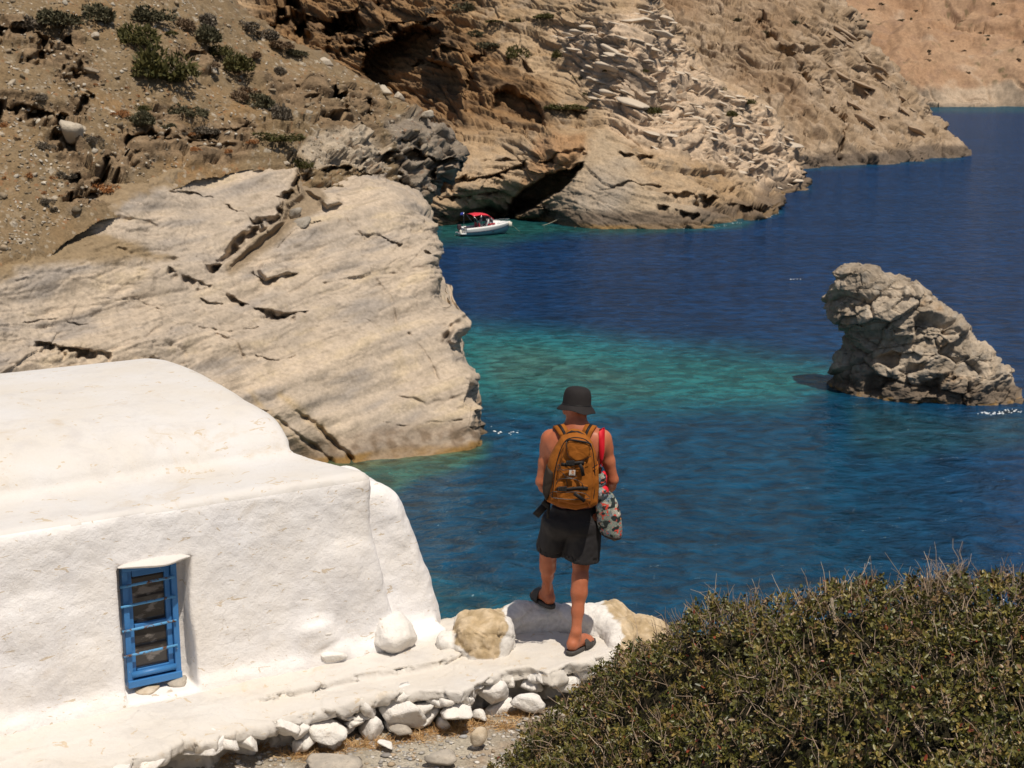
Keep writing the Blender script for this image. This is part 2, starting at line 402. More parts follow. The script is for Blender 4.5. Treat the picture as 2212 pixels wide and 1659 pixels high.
def hill_col(P, U, V, N):
    soil = C3(.235, .178, .108); soil2 = C3(.29, .19, .095); rock = C3(.225, .165, .105); grey = C3(.27, .235, .195); pale = C3(.46, .40, .32); dark = C3(.11, .08, .052)
    n = fbm(P*0.25, 4); n2 = fbm(P*1.2+9, 3)
    c = lerp(soil, soil2, sstep(-.1, .5, n))
    c = lerp(c, C3(.32, .265, .19), 0.6*sstep(.1, .5, n2))
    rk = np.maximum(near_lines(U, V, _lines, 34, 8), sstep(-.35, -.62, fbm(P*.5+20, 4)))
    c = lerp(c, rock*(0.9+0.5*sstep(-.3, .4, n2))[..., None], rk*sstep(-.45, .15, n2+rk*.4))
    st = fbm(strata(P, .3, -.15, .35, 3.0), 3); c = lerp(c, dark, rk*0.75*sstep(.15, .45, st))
    b = 1-sstep(-8, 18, pdist(U, V, [(830, 268), (905, 262), (990, 290), (1010, 340), (960, 440), (870, 440), (850, 330)], True)); c = lerp(c, lerp(grey, dark*1.8, sstep(.1, .5, st)*sstep(290, 350, V)), b)
    b = 1-sstep(-6, 10, pdist(U, V, [(640, 330), (690, 288), (780, 285), (830, 320), (818, 372), (740, 352), (680, 366)], True)); c = lerp(c, pale*(1+.2*n2)[..., None], b)
    # loose stones in the scree
    F1, F2, Vv, R = voro(P*1.7, 11); k = (R > .80) & (F1 < .30); c = lerp(c, C3(.50, .46, .39), 0.75*k*(1-rk))
    F1, F2, Vv, R = voro(P*4.0, 21); k = (R > .75) & (F1 < .36); c = lerp(c, C3(.46, .42, .35), 0.5*k*(1-rk))
    k = (R < .10) & (F1 < .4); c = lerp(c, C3(.30, .15, .07), 0.6*k*(1-rk))
    return c
HILL = patch('soil_hillside', SOILM, (-80, 700), 2.2, [(-120, -80), (-120, 700)], hill_R, hill_ctrl, hill_feats, 60, 4.0, hill_relief, hill_col,
             ext=900, keep=lambda U, V: pdist(U, V, [(x, y+40) for x, y in SLAB_TOP], True) > 0)

# ---- the pale sunlit slab that runs into the sea
slab_R = [(830, 300), (836, 398), (881, 424), (927, 455), (950, 490), (948, 520), (962, 548), (945, 572), (952, 610), (962, 640), (985, 655), (1003, 685), (1017, 697), (1010, 722), (998, 745), (1005, 770), (1022, 800), (1030, 850), (1046, 882), (1047, 910), (1040, 945), (1042, 1060), (1042, 1240)]
slab_ctrl = wl(620, 1003) + wl(760, 998) + wl(850, 988) + wl(960, 975) + wl(1038, 964) + [(0, 800, 57.4), (0, 600, 60.9), (0, 470, 64), (0, 1000, 53.5), (-100, 800, 55), (300, 800, 62.2), (300, 600, 66), (300, 420, 69.8), (300, 1000, 58.5), (170, 480, 66.3), (450, 350, 75.6),
  (600, 900, 64.4), (600, 700, 68.2), (600, 560, 71.2), (600, 400, 75.5), (600, 330, 78), (900, 800, 69.6), (900, 600, 73.8), (880, 450, 77.2), (820, 400, 79.0), (820, 300, 84), (780, 900, 66.6),
  (1040, 900, 68.3), (1010, 740, 71.8), (950, 560, 75.6), (930, 460, 79), (620, 1060, 60.5), (-900, 600, 50), (-900, 1000, 42), (-500, 1000, 46), (-500, 1240, 42), (0, 1240, 48.5), (300, 1200, 53.5), (-500, 700, 53)]
slab_cracks = [
  ([(640, 345), (655, 378), (648, 412), (610, 440), (606, 480), (560, 512), (520, 538), (480, 572)], 34, 1.5, 'ledge'),
  ([(552, 582), (572, 600), (632, 588)], 16, .7, 'ledge'), ([(380, 588), (470, 618), (545, 658), (600, 676), (655, 678)], 20, .55, 'ledge'), ([(535, 655), (590, 668), (655, 672)], 18, .9, 'ledge'),
  ([(92, 738), (150, 752), (225, 762)], 26, 1.1, 'ledge'), ([(330, 772), (348, 768), (365, 778)], 14, .7, 'ledge'), ([(170, 470), (260, 470), (340, 490)], 5, .25, 'crack'),
  ([(370, 415), (430, 410), (500, 430), (540, 470), (580, 500)], 9, .5, 'ledge'), ([(420, 380), (470, 360)], 6, .3, 'ledge'), ([(770, 505), (820, 500), (870, 520)], 7, .4, 'ledge'), ([(745, 470), (790, 512)], 3, .3, 'crack'),
  ([(930, 545), (948, 552), (964, 552)], 16, 1.2, 'ledge'), ([(960, 735), (975, 705), (1012, 690)], 8, .8, 'crack'), ([(985, 750), (1005, 745)], 16, .7, 'ledge'),
  ([(700, 610), (760, 600), (850, 590), (930, 575)], 3, .2, 'crack'), ([(590, 540), (640, 500), (700, 480)], 5, .3, 'ledge'), ([(540, 865), (580, 880)], 8, .3, 'ledge'), ([(650, 890), (760, 990)], 6, .55, 'crack'), ([(600, 900), (720, 1000)], 5, .4, 'crack'),
  ([(860, 850), (920, 870), (960, 862), (1000, 848)], 3.5, .25, 'crack'), ([(830, 905), (900, 915), (950, 905), (1020, 900)], 4, .3, 'ledge'), ([(690, 700), (790, 690), (850, 720)], 4, .2, 'ledge'), ([(880, 720), (930, 770), (960, 840)], 2.5, .2, 'crack'),
  ([(220, 640), (300, 640), (350, 660)], 6, .25, 'ledge'), ([(60, 690), (130, 680), (200, 690)], 6, .25, 'ledge'), ([(420, 700), (500, 712), (560, 700)], 6, .25, 'ledge'), ([(440, 640), (480, 650)], 8, .35, 'ledge'), ([(20, 610), (90, 600)], 5, .2, 'ledge'), ([(560, 760), (600, 770), (640, 762)], 6, .25, 'ledge'),
  ([(470, 720), (530, 760)], 4, .25, 'crack'), ([(790, 560), (840, 640), (860, 700)], 2.5, .15, 'crack'), ([(250, 540), (330, 560), (420, 560)], 4, .2, 'crack')]
slab_feats = [(k, p, r*.85, d*.62) for p, r, d, k in slab_cracks] + [
  ('hole', [(655, 385), (700, 425), (690, 452), (640, 480), (600, 520), (500, 585), (492, 572), (560, 515), (606, 482), (612, 445), (650, 414)], 14, .8),
  ('bump', [(553, 575), (570, 560), (625, 566), (634, 585), (600, 594), (575, 600)], 8, .45), ('bump', [(690, 425), (702, 405), (735, 410), (741, 440), (705, 455), (692, 445)], 9, .9),
  ('bump', [(965, 735), (978, 706), (1015, 690), (1030, 710), (1005, 745), (985, 750)], 12, .5),
  ('fn', lambda U, V: np.where(U < 600, 1.0, 3.0)*sstep(-4, 22, pdist(U, V, SLAB_TOP, True)) - 0.30)]
def slab_relief(P, U, V, N):
    edge = sstep(70, 10, 1047-U-0.0*V)*sstep(760, 860, V)
    b = blocky(P, 0, .3, .7, 1.2, 5)
    up = 1-sstep(560, 820, V)*sstep(350, 700, U)                # lower face is smoother
    q = strata(P, -.5, .45, .30, 1.6)
    big = fbm(strata(P, -.5, .45, .10, .45), 3)
    thin = fbm(q + .3*perlin(P*.5)[..., None], 4, ridge=True); cr = np.maximum(thin-.62, 0)
    return 0.8*big + (0.12+.10*up)*fbm(P*.6, 4) + (.035+.03*up)*fbm(P*2.6, 3) - (0.15+.55*up)*0.45*cr + edge*(.35*b) + .05*up*fbm(q*2.2, 3) + (.03+.10*up)*sstep(-.15, .25, fbm(P*.15+6, 3))*blocky(P+.8*perlin(P*.3)[..., None], -.5, .42, .16, .85, 7, .05, .5) + 0.055*blocky(P+.5*perlin(P*.5)[..., None], -.5, .3, .45, 1.9, 9, .05, .6)*(.3+.7*up)
def slab_col(P, U, V, N):
    n = fbm(P*.22+3, 4); n2 = fbm(strata(P, -.5, .45, .25, 1.2)+7, 4); n3 = fbm(P*1.6+2, 3)
    c = lerp(C3(.445, .385, .315), C3(.545, .46, .36), sstep(-.35, .4, n))
    c = lerp(c, C3(.33, .30, .27), .85*sstep(.0, .42, n2)); c = lerp(c, C3(.58, .48, .33), .6*sstep(.1, .5, -n2+.3*n3))
    c = lerp(c, C3(.30, .26, .21), .5*sstep(.25, .6, n3))
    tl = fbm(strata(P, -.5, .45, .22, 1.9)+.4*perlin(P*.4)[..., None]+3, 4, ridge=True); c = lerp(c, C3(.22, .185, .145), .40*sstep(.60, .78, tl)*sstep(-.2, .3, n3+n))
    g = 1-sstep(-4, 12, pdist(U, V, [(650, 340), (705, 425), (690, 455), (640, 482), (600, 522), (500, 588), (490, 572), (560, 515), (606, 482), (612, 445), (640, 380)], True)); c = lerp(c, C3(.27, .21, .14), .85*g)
    s = sstep(12, -14, pdist(U, V, [(-200, 420), (0, 440), (165, 462), (200, 490), (330, 540), (380, 560), (200, 575), (0, 590), (-200, 600)], True)+14*n3); c = lerp(c, C3(.265, .198, .115), .9*s)
    e_ = -pdist(U, V, SLAB_TOP, True); s = sstep(30, 2, e_+26*n3+22*n)*sstep(560, 440, U); c = lerp(c, C3(.275, .205, .12), .9*s)
    ys = np.exp(-(pdist(U, V, [(610, 850), (700, 930), (770, 1000)])[0]/9)**2)+np.exp(-(pdist(U, V, [(540, 840), (690, 1000)])[0]/7)**2); c = lerp(c, C3(.50, .36, .16), .55*np.clip(ys*(.5+n3), 0, 1))
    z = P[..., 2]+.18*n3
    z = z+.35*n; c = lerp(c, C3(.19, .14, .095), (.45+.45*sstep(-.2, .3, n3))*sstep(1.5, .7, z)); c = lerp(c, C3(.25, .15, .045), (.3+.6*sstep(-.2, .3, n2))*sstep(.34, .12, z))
    return c
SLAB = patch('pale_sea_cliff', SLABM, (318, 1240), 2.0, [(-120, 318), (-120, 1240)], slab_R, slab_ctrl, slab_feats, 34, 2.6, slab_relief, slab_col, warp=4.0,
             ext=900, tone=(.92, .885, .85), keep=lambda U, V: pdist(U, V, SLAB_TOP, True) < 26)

# ---- cove cliff with the cave and the overhang
cove_R = [(1400, -60), (1418, 0), (1469, 57), (1482, 82), (1507, 127), (1545, 171), (1590, 196), (1653, 228), (1697, 272), (1729, 330), (1742, 380), (1748, 406), (1752, 560)]
cove_ctrl = wl(900, 488) + wl(1010, 482) + wl(1100, 470) + wl(1152, 476) + wl(1216, 488) + wl(1380, 494) + wl(1526, 490) + wl(1596, 479) + wl(1672, 458) + wl(1690, 426) + wl(1735, 411) + [
  (1400, 300, 167), (1400, 100, 176), (1400, 0, 184), (1400, -60, 190), (1250, 0, 186), (1250, 150, 178), (1250, 260, 170), (1200, 330, 164), (1050, 300, 170), (1050, 0, 194), (1050, 200, 178), (800, 0, 205), (800, 200, 195), (800, 300, 185), (600, 0, 210), (600, 100, 205), (480, 0, 210), (480, 300, 195), (480, 540, 165), (900, 380, 166), (1000, 400, 161), (1000, -60, 200), (600, -60, 215),
  (1550, 380, 172), (1550, 250, 188), (1640, 330, 198), (1640, 400, 190), (1700, 340, 208), (1640, 240, 209), (1480, 90, 203), (1500, 180, 190), (1430, 380, 163), (1300, 420, 160)]
cove_feats = [
  ('hole', [(1085, 480), (1098, 442), (1128, 412), (1180, 372), (1250, 342), (1266, 345), (1235, 392), (1185, 432), (1162, 442), (1120, 462), (1112, 490)], 10, 9.0),
  ('hole', [(985, 490), (1000, 458), (1040, 440), (1095, 445), (1090, 490)], 14, 3.0),
  ('hole', [(772, 150), (800, 112), (860, 62), (905, 54), (960, 74), (978, 96), (958, 116), (925, 122), (960, 142), (990, 152), (1010, 192), (1004, 262), (970, 268), (930, 247), (880, 231), (840, 206), (800, 180)], 9, 10.0),
  ('hole', [(1062, 208), (1100, 196), (1152, 214), (1182, 262), (1178, 282), (1120, 266), (1062, 246)], 10, 4.5), ('hole', [(1005, 150), (1030, 170), (1050, 240), (1010, 262)], 8, 3.0),
  ('ledge', [(590, 62), (600, 8), (640, -12), (660, 30), (720, 45), (775, 20), (790, 70)], 60, 4.5), ('hole', [(728, 30), (772, 22), (765, 112), (745, 108)], 8, 4.0), ('ledge', [(660, 48), (700, 42), (725, 50)], 40, 3.0),
  ('ledge', [(780, 90), (830, 60), (880, 42), (930, 44)], 30, 2.5), ('ledge', [(920, 130), (965, 112), (1010, 128), (1040, 120)], 26, 2.0), ('ledge', [(1165, 345), (1205, 322), (1250, 318)], 16, 1.0),
  ('ledge', [(1225, 235), (1255, 238)], 22, 1.2), ('ledge', [(940, 400), (1010, 378), (1080, 372), (1120, 350)], 24, 2.0), ('ledge', [(930, 360), (990, 352)], 24, 1.8), ('ledge', [(1000, 345), (1060, 335), (1130, 340)], 10, .8), ('ledge', [(950, 425), (1020, 420), (1080, 415)], 16, 1.4), ('ledge', [(1098, 130), (1120, 120), (1140, 140)], 18, 1.2),
  ('ledge', [(1450, 415), (1480, 410), (1500, 420), (1550, 430), (1600, 440), (1660, 450)], 22, 1.8), ('ledge', [(1350, 330), (1380, 338), (1420, 335)], 16, 1.4), ('ledge', [(1400, 440), (1450, 450), (1500, 462)], 14, 1.2), ('ledge', [(1300, 410), (1360, 400), (1420, 405)], 6, .5),
  ('bump', [(1168, 290), (1215, 262), (1262, 272), (1268, 300), (1262, 335), (1190, 362)], 22, 1.4), ('bump', [(1112, 440), (1140, 420), (1168, 432), (1162, 478), (1110, 482)], 16, 2.5)]
PALE = [(1180, 60), (1330, 40), (1418, -10), (1480, 80), (1510, 130), (1590, 196), (1660, 230), (1720, 300), (1760, 420), (1640, 420), (1560, 360), (1440, 330), (1350, 300), (1290, 230), (1240, 150)]
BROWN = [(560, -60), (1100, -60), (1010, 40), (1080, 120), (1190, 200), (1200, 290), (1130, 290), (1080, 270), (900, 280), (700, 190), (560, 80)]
def cove_relief(P, U, V, N):
    pale = 1-sstep(-25, 15, pdist(U, V, PALE, True)); brown = 1-sstep(-25, 25, pdist(U, V, BROWN, True)); low = sstep(395, 440, V+.08*(U-1400))*(U > 1150); smooth = 1-sstep(-20, 20, pdist(U, V, [(1180, 440), (1300, 280), (1360, 300), (1420, 420), (1600, 470), (1380, 500), (1200, 495)], True))
    w = 1.4*perlin(P*.12)[..., None]
    b = blocky(P+w, .1, -.24, .11, .70, 31, .05); b2 = blocky(P+w*.6, .1, -.28, .30, 1.55, 37, .06)
    q = strata(P, .15, -.25, .12, .9)
    lay = fbm(q+.3*w, 4, ridge=True)
    rough = .75+.5*pale+.6*brown+.5*low*(1-smooth)
    return rough*(1-.6*smooth)*(.80*b + .42*b2) + 1.2*fbm(P*.07, 3) + .35*fbm(P*.35, 4) + (.7*brown+.3*(1-pale))*(.9*lay)*(1-.5*smooth)
def cove_col(P, U, V, N):
    n = fbm(P*.10+5, 4); n2 = fbm(P*.45+8, 4); lay = fbm(strata(P, .15, -.25, .10, 1.0), 4)
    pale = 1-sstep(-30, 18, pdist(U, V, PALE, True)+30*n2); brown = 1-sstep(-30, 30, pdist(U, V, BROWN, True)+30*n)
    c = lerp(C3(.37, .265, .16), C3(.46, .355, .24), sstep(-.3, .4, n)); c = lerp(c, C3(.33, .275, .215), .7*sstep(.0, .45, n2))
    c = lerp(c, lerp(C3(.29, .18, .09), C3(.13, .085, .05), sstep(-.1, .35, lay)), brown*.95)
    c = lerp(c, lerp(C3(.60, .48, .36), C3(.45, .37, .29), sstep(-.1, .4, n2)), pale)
    c = lerp(c, C3(.42, .27, .13), .55*sstep(.25, .55, fbm(P*.3+30, 4))*(1-pale*.6))
    o = 1-sstep(-6, 10, pdist(U, V, [(1160, 300), (1205, 290), (1262, 292), (1270, 330), (1180, 372), (1120, 410)], True)); c = lerp(c, C3(.38, .22, .11), .65*o)
    lg = 1-sstep(-20, 15, pdist(U, V, [(1180, 440), (1290, 270), (1350, 300), (1420, 420), (1600, 470), (1380, 500), (1200, 495)], True)); c = lerp(c, lerp(C3(.45, .37, .27), C3(.36, .33, .29), sstep(-.2, .3, n)), .8*lg)
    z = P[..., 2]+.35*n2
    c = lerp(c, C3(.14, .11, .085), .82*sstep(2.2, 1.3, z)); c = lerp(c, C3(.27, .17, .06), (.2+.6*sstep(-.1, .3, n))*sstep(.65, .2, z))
    return c
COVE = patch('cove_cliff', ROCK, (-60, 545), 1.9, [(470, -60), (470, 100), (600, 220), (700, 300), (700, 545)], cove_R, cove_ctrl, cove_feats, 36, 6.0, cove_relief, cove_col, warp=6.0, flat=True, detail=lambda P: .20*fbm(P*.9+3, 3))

# ---- brown headland behind
head_R = [(1770, -60), (1805, 0), (1846, 45), (1852, 95), (1906, 133), (1970, 203), (2008, 254), (2046, 292), (2065, 330), (2070, 345), (2074, 430)]
head_ctrl = wl(1600, 372, 1) + wl(1735, 364, 1) + wl(1856, 356, 1) + wl(1951, 350, 1) + wl(2062, 340, 1) + [(1735, 250, 262), (1735, 100, 280), (1735, 0, 295), (1600, 200, 265), (1600, 60, 280), (1600, 0, 290), (1450, 0, 285), (1400, -60, 290), (1400, 300, 250), (1856, 200, 283), (1850, 100, 295), (1800, 0, 303), (1970, 250, 285), (2030, 300, 285), (1770, -60, 312)]
head_feats = [('crack', [(1800, 250), (1815, 290), (1812, 340)], 6, 4.0), ('crack', [(1640, 60), (1740, 190), (1800, 250)], 9, 2.5), ('ledge', [(1680, 160), (1730, 175), (1770, 200)], 14, 1.5), ('hole', [(1690, 260), (1740, 250), (1750, 330), (1700, 345)], 20, 2.0)]
def head_relief(P, U, V, N):
    w = .5*perlin(P*.2)[..., None]
    b = blocky(P+3*w, .3, -.6, .08, .45, 51, .05); b2 = blocky(P+2*w, .2, -.35, .28, .8, 57)
    lay = fbm(strata(P, .3, -.85, .08, .5)+w, 4, ridge=True)
    return 1.25*b+.85*b2+2.0*fbm(P*.045, 3)+.7*fbm(P*.2, 4)+1.3*lay
def head_col(P, U, V, N):
    n = fbm(P*.05+5, 4); n2 = fbm(P*.3+8, 4)
    c = lerp(C3(.33, .25, .17), C3(.42, .335, .25), sstep(-.3, .4, n2)); c = lerp(c, C3(.26, .17, .10), .8*sstep(-.2, .3, n)*sstep(1820, 1650, U))
    c = lerp(c, C3(.47, .39, .30), .6*sstep(.1, .5, n2)*sstep(1650, 1850, U))
    z = P[..., 2]+.8*n2; c = lerp(c, C3(.12, .10, .085), .8*sstep(2.6, 1.6, z))
    return c
HEAD = patch('brown_headland', ROCK, (-60, 400), 1.9, [(1380, -60), (1440, 400)], head_R, head_ctrl, head_feats, 30, 8.0, head_relief, head_col, warp=6.0, flat=True, detail=lambda P: .45*fbm(P*.45+3, 3))

# ---- far hillside across the bay
far_ctrl = [(x, 236, 556+dx) for x, dx in ((1700, 0), (1900, 0), (2050, 2), (2212, 6), (2400, 12))]+[(x, 300, 552) for x in (1700, 2000, 2400)]+[(x, v, y) for x in (1700, 2000, 2400) for v, y in ((205, 566), (120, 600), (0, 648), (-80, 684))]
def far_relief(P, U, V, N):
    b = blocky(P+6*perlin(P*.03)[..., None], .2, -.4, .05, .14, 61)
    return 5.0*b*sstep(-.2, .3, fbm(P*.02+3, 3))+12*fbm(P*.02, 3, ridge=True)+5.5*fbm(P*.07, 4)+.8*fbm(P*.3, 3)
def far_col(P, U, V, N):
    n = fbm(P*.03+5, 4); n2 = fbm(P*.12+8, 4)
    c = lerp(C3(.37, .235, .145), C3(.43, .30, .20), sstep(-.3, .4, n)); c = lerp(c, C3(.33, .22, .15), .8*sstep(.05, .35, n2)); c = lerp(c, C3(.48, .38, .29), .7*sstep(.2, .45, fbm(P*.09+44, 4)))
    F1, F2, Vv, R = voro(P*.28, 71); k = (R > .78) & (F1 < .33); c = lerp(c, C3(.17, .14, .075), .7*k*sstep(-.3, .2, n))
    z = P[..., 2]; c = lerp(c, C3(.50, .42, .33), .8*sstep(9, 5, z+5*n2)); c = lerp(c, C3(.25, .21, .17), .6*sstep(1.6, .6, z))
    return c
FAR = patch('far_hillside', ROCK, (-70, 262), 2.2, [(1740, -70), (1740, 262)], [(2500, -70), (2500, 262)], far_ctrl, [], 30, 10, far_relief, far_col, flat=True)

# ------------------------------------------------------------------ sea
def sea_build():
    vs = np.concatenate([np.linspace(168, 232, 14), np.linspace(236, 620, 130), np.linspace(625, 1900, 110)]); us = np.linspace(-1500, 3700, 240)
    U, V = np.meshgrid(us, vs); P = Wz(U, V, 0.0)
    deep = C3(.003, .026, .084); mid = C3(.002, .046, .088); teal = C3(.017, .138, .140); green = C3(.030, .110, .075); ochre = C3(.10, .10, .035)
    n = fbm(P*.05, 4); n2 = fbm(P*.16+4, 4); wu = U+55*n+20*n2; wv = V+22*n+9*n2
    c = np.broadcast_to(deep, U.shape+(3,)).astype(np.float32)
    near = sstep(620, 980, V)*sstep(2300, 1500, U-.2*V); c = lerp(c, mid, near*.9)
    T = 1-sstep(-60, 25, pdist(wu, wv, [(960, 690), (1100, 700), (1250, 712), (1420, 738), (1600, 748), (1760, 770), (1830, 800), (1820, 850), (1700, 885), (1500, 890), (1300, 900), (1100, 890), (960, 870)], True))
    c = lerp(c, teal, T)
    T2 = 1-sstep(-30, 20, pdist(wu, wv, [(1040, 760), (1160, 745), (1300, 790), (1440, 830), (1380, 850), (1230, 850), (1080, 850)], True)); c = lerp(c, C3(.055, .115, .085), .65*T2*(.6+.8*np.clip(n2+.3, 0, 1)))
    T3 = 1-sstep(-20, 30, pdist(wu, wv, [(1830, 880), (1960, 890), (2090, 915), (2212, 900), (2300, 950), (2080, 960), (1900, 980), (1830, 950)], True)); c = lerp(c, C3(.015, .065, .070), .5*T3)
    T4 = 1-sstep(-10, 26, pdist(wu, wv, [(600, 985), (780, 1000), (1040, 960), (1040, 985), (900, 1020), (840, 1060), (600, 1090)], True)); c = lerp(c, green, .85*T4); 
    T5 = 1-sstep(-4, 10, pdist(U, V, [(600, 985), (770, 998), (1040, 963), (1036, 972), (900, 992), (780, 1012), (600, 1030)], True)); c = lerp(c, ochre, .7*T5)
    T6 = 1-sstep(-12, 18, pdist(wu, wv+4, [(940, 470), (1100, 470), (1220, 487), (1380, 492), (1530, 489), (1600, 478), (1600, 492), (1420, 508), (1200, 512), (1040, 530), (940, 530)], True)); c = lerp(c, C3(.012, .075, .060), .85*T6)
    d, _ = pdist(U, V, [(1500, 494), (1600, 480), (1680, 458)]); c = lerp(c, C3(.02, .13, .15), .45*np.exp(-(d/7)**2))
    d, _ = pdist(U, V, [(1740, 412), (1735, 366), (2070, 342)]); c = lerp(c, C3(.02, .12, .14), .22*np.exp(-(d/5)**2))
    c = lerp(c, C3(.015, .09, .10), .5*sstep(248, 238, V))
    T7 = 1-sstep(-20, 60, pdist(wu, wv, [(900, 1250), (1000, 1290), (1240, 1310), (1400, 1400), (900, 1450)], True)); c = lerp(c, C3(.008, .085, .105), .6*T7)
    m, nt, b = newmat('sea_water')
    at = nt.nodes.new('ShaderNodeAttribute'); at.attribute_name = 'Col'
    tc = nt.nodes.new('ShaderNodeTexCoord').outputs['Object']
    b.inputs['Roughness'].default_value = .5; b.inputs['Specular IOR Level'].default_value = 0.0
    gl = nt.nodes.new('ShaderNodeBsdfGlossy'); gl.inputs['Roughness'].default_value = .10; gl.inputs['Color'].default_value = (.75, .88, 1, 1)
    fr = nt.nodes.new('ShaderNodeFresnel'); fr.inputs['IOR'].default_value = 1.333
    mn = nt.nodes.new('ShaderNodeMath'); mn.operation = 'MINIMUM'; mn.inputs[1].default_value = .24; nt.links.new(fr.outputs[0], mn.inputs[0])
    mx = nt.nodes.new('ShaderNodeMixShader'); nt.links.new(mn.outputs[0], mx.inputs[0]); nt.links.new(b.outputs[0], mx.inputs[1]); nt.links.new(gl.outputs[0], mx.inputs[2])
    nt.links.new(mx.outputs[0], nt.nodes['Material Output'].inputs[0])
    w1 = noise_out(nt, .32, 3, .55, tc, .6, stretch=((.85, 1, 1), (0, 0, .15)))
    w2 = noise_out(nt, 1.25, 5, .62, tc, .6, stretch=((.85, 1, 1), (0, 0, -.2)))
    f = ramp(nt, noise_out(nt, .10, 4, .6, tc, stretch=((.5, 1, 1), (0, 0, .1))), [(.3, .78), (.7, 1.22)])
    w4 = noise_out(nt, .95, 2, .5, tc, .7, stretch=((.80, 1, 1), (0, 0, .05))); g = mixc(nt, 1, ramp(nt, w2, [(.32, .66), (.68, 1.38)]), ramp(nt, w4, [(.34, .62), (.66, 1.40)]), 'MULTIPLY')  # wave light put into the colour: crests lighter, troughs darker
    cc = mixc(nt, 1, mixc(nt, 1, at.outputs['Color'], f, 'MULTIPLY'), g, 'MULTIPLY'); nt.links.new(cc, b.inputs['Base Color'])
    w3 = noise_out(nt, 5.5, 3, .6, tc, .2, stretch=((.75, 1, 1), (0, 0, .3)))
    ch = bump(nt, b, w1, 1.0, .55); ch = bump(nt, b, w4, 1.0, .30, ch); ch = bump(nt, b, w2, 1.0, .26, ch); ch = bump(nt, b, w3, 1.0, .045, ch)
    nt.links.new(ch, gl.inputs['Normal']); nt.links.new(ch, fr.inputs['Normal'])
    o = mesh_np('sea', P, grid_faces(*U.shape)[:, ::-1], m, col=c); o['kind'] = 'structure'
    return o
SEA = sea_build()
print('terrain', time.time()-T0)
# ------------------------------------------------------------------ stones
def ico(sub):
    bm = bmesh.new(); bmesh.ops.create_icosphere(bm, subdivisions=sub, radius=1.0)
    v = np.array([x.co[:] for x in bm.verts], np.float32); f = np.array([[q.index for q in p.verts] for p in bm.faces], np.int32); bm.free(); return v, f
ICO = {k: ico(k) for k in (1, 2, 3, 4, 5)}
def stone_geo(size, seed, planes=16, sub=4, rough=.05, soft=.06, hr=(.55, 1.0)):
    r = np.random.RandomState(seed); d, F = ICO[sub]
    n = r.normal(size=(planes, 3)); n /= np.linalg.norm(n, axis=1)[:, None]; h = r.uniform(hr[0], hr[1], planes)
    c = d@n.T.astype(np.float32); t = np.where(c > .08, h[None]/np.maximum(c, .08), 3.0); t = np.minimum(t, 1.35)
    k = soft; m = t.min(1); rad = m - k*np.log(np.exp(-(t-m[:, None])/k).sum(1))*.6
    P = d*rad[:, None]
    P = P*(1+rough*fbm(d*2.3+seed*3.7, 4)[:, None]+rough*.4*fbm(d*7+seed, 3)[:, None])
    P = P*(np.array(size, np.float32)/np.abs(P).max(0)[None])
    return P, F
def rotm(rx, ry, rz): return np.array(Matrix.Rotation(rz, 3, 'Z') @ Matrix.Rotation(ry, 3, 'Y') @ Matrix.Rotation(rx, 3, 'X'))
def stone(name, loc, size, seed, mat, rot=(0, 0, 0), parent=None, planes=16, sub=4, rough=.05, col=None, hr=(.55, 1.0), soft=.06):
    P, F = stone_geo(size, seed, planes, sub, rough, soft, hr); P = P@rotm(*rot).T
    o = mesh_np(name, P, F, mat, parent, smooth=True, col=col(P) if callable(col) else None); o.location = VV(loc)
    return o
def rock_mat(name, a, b, scale=3.0, bumpd=.02, bs=18.0, dark=None):
    m, nt, bs_ = newmat(name)
    c = mixc(nt, ramp(nt, noise_out(nt, scale, 6, .65), [(.3, 0.0), (.7, 1.0)]), a, b)
    if dark: c = mixc(nt, ramp(nt, noise_out(nt, scale*2.7, 5, .7), [(.56, 0.0), (.72, .8)]), c, dark)
    nt.links.new(c, bs_.inputs['Base Color']); bs_.inputs['Roughness'].default_value = .9; bs_.inputs['Specular IOR Level'].default_value = .2
    ch = bump(nt, bs_, noise_out(nt, bs, 6, .65), .8, bumpd); bump(nt, bs_, noise_out(nt, bs*4, 4, .6), .6, bumpd*.3, ch)
    return m
GREYROCK = rock_mat('grey_boulder', (.27, .24, .20), (.42, .37, .30), .8, .06, 4.0, (.12, .10, .08))
PALEROCK = rock_mat('pale_boulder', (.42, .36, .285), (.54, .47, .37), .8, .06, 4.0, (.22, .18, .14))
BROWNROCK = rock_mat('brown_boulder', (.20, .165, .12), (.32, .26, .19), .8, .06, 4.0, (.08, .065, .05))

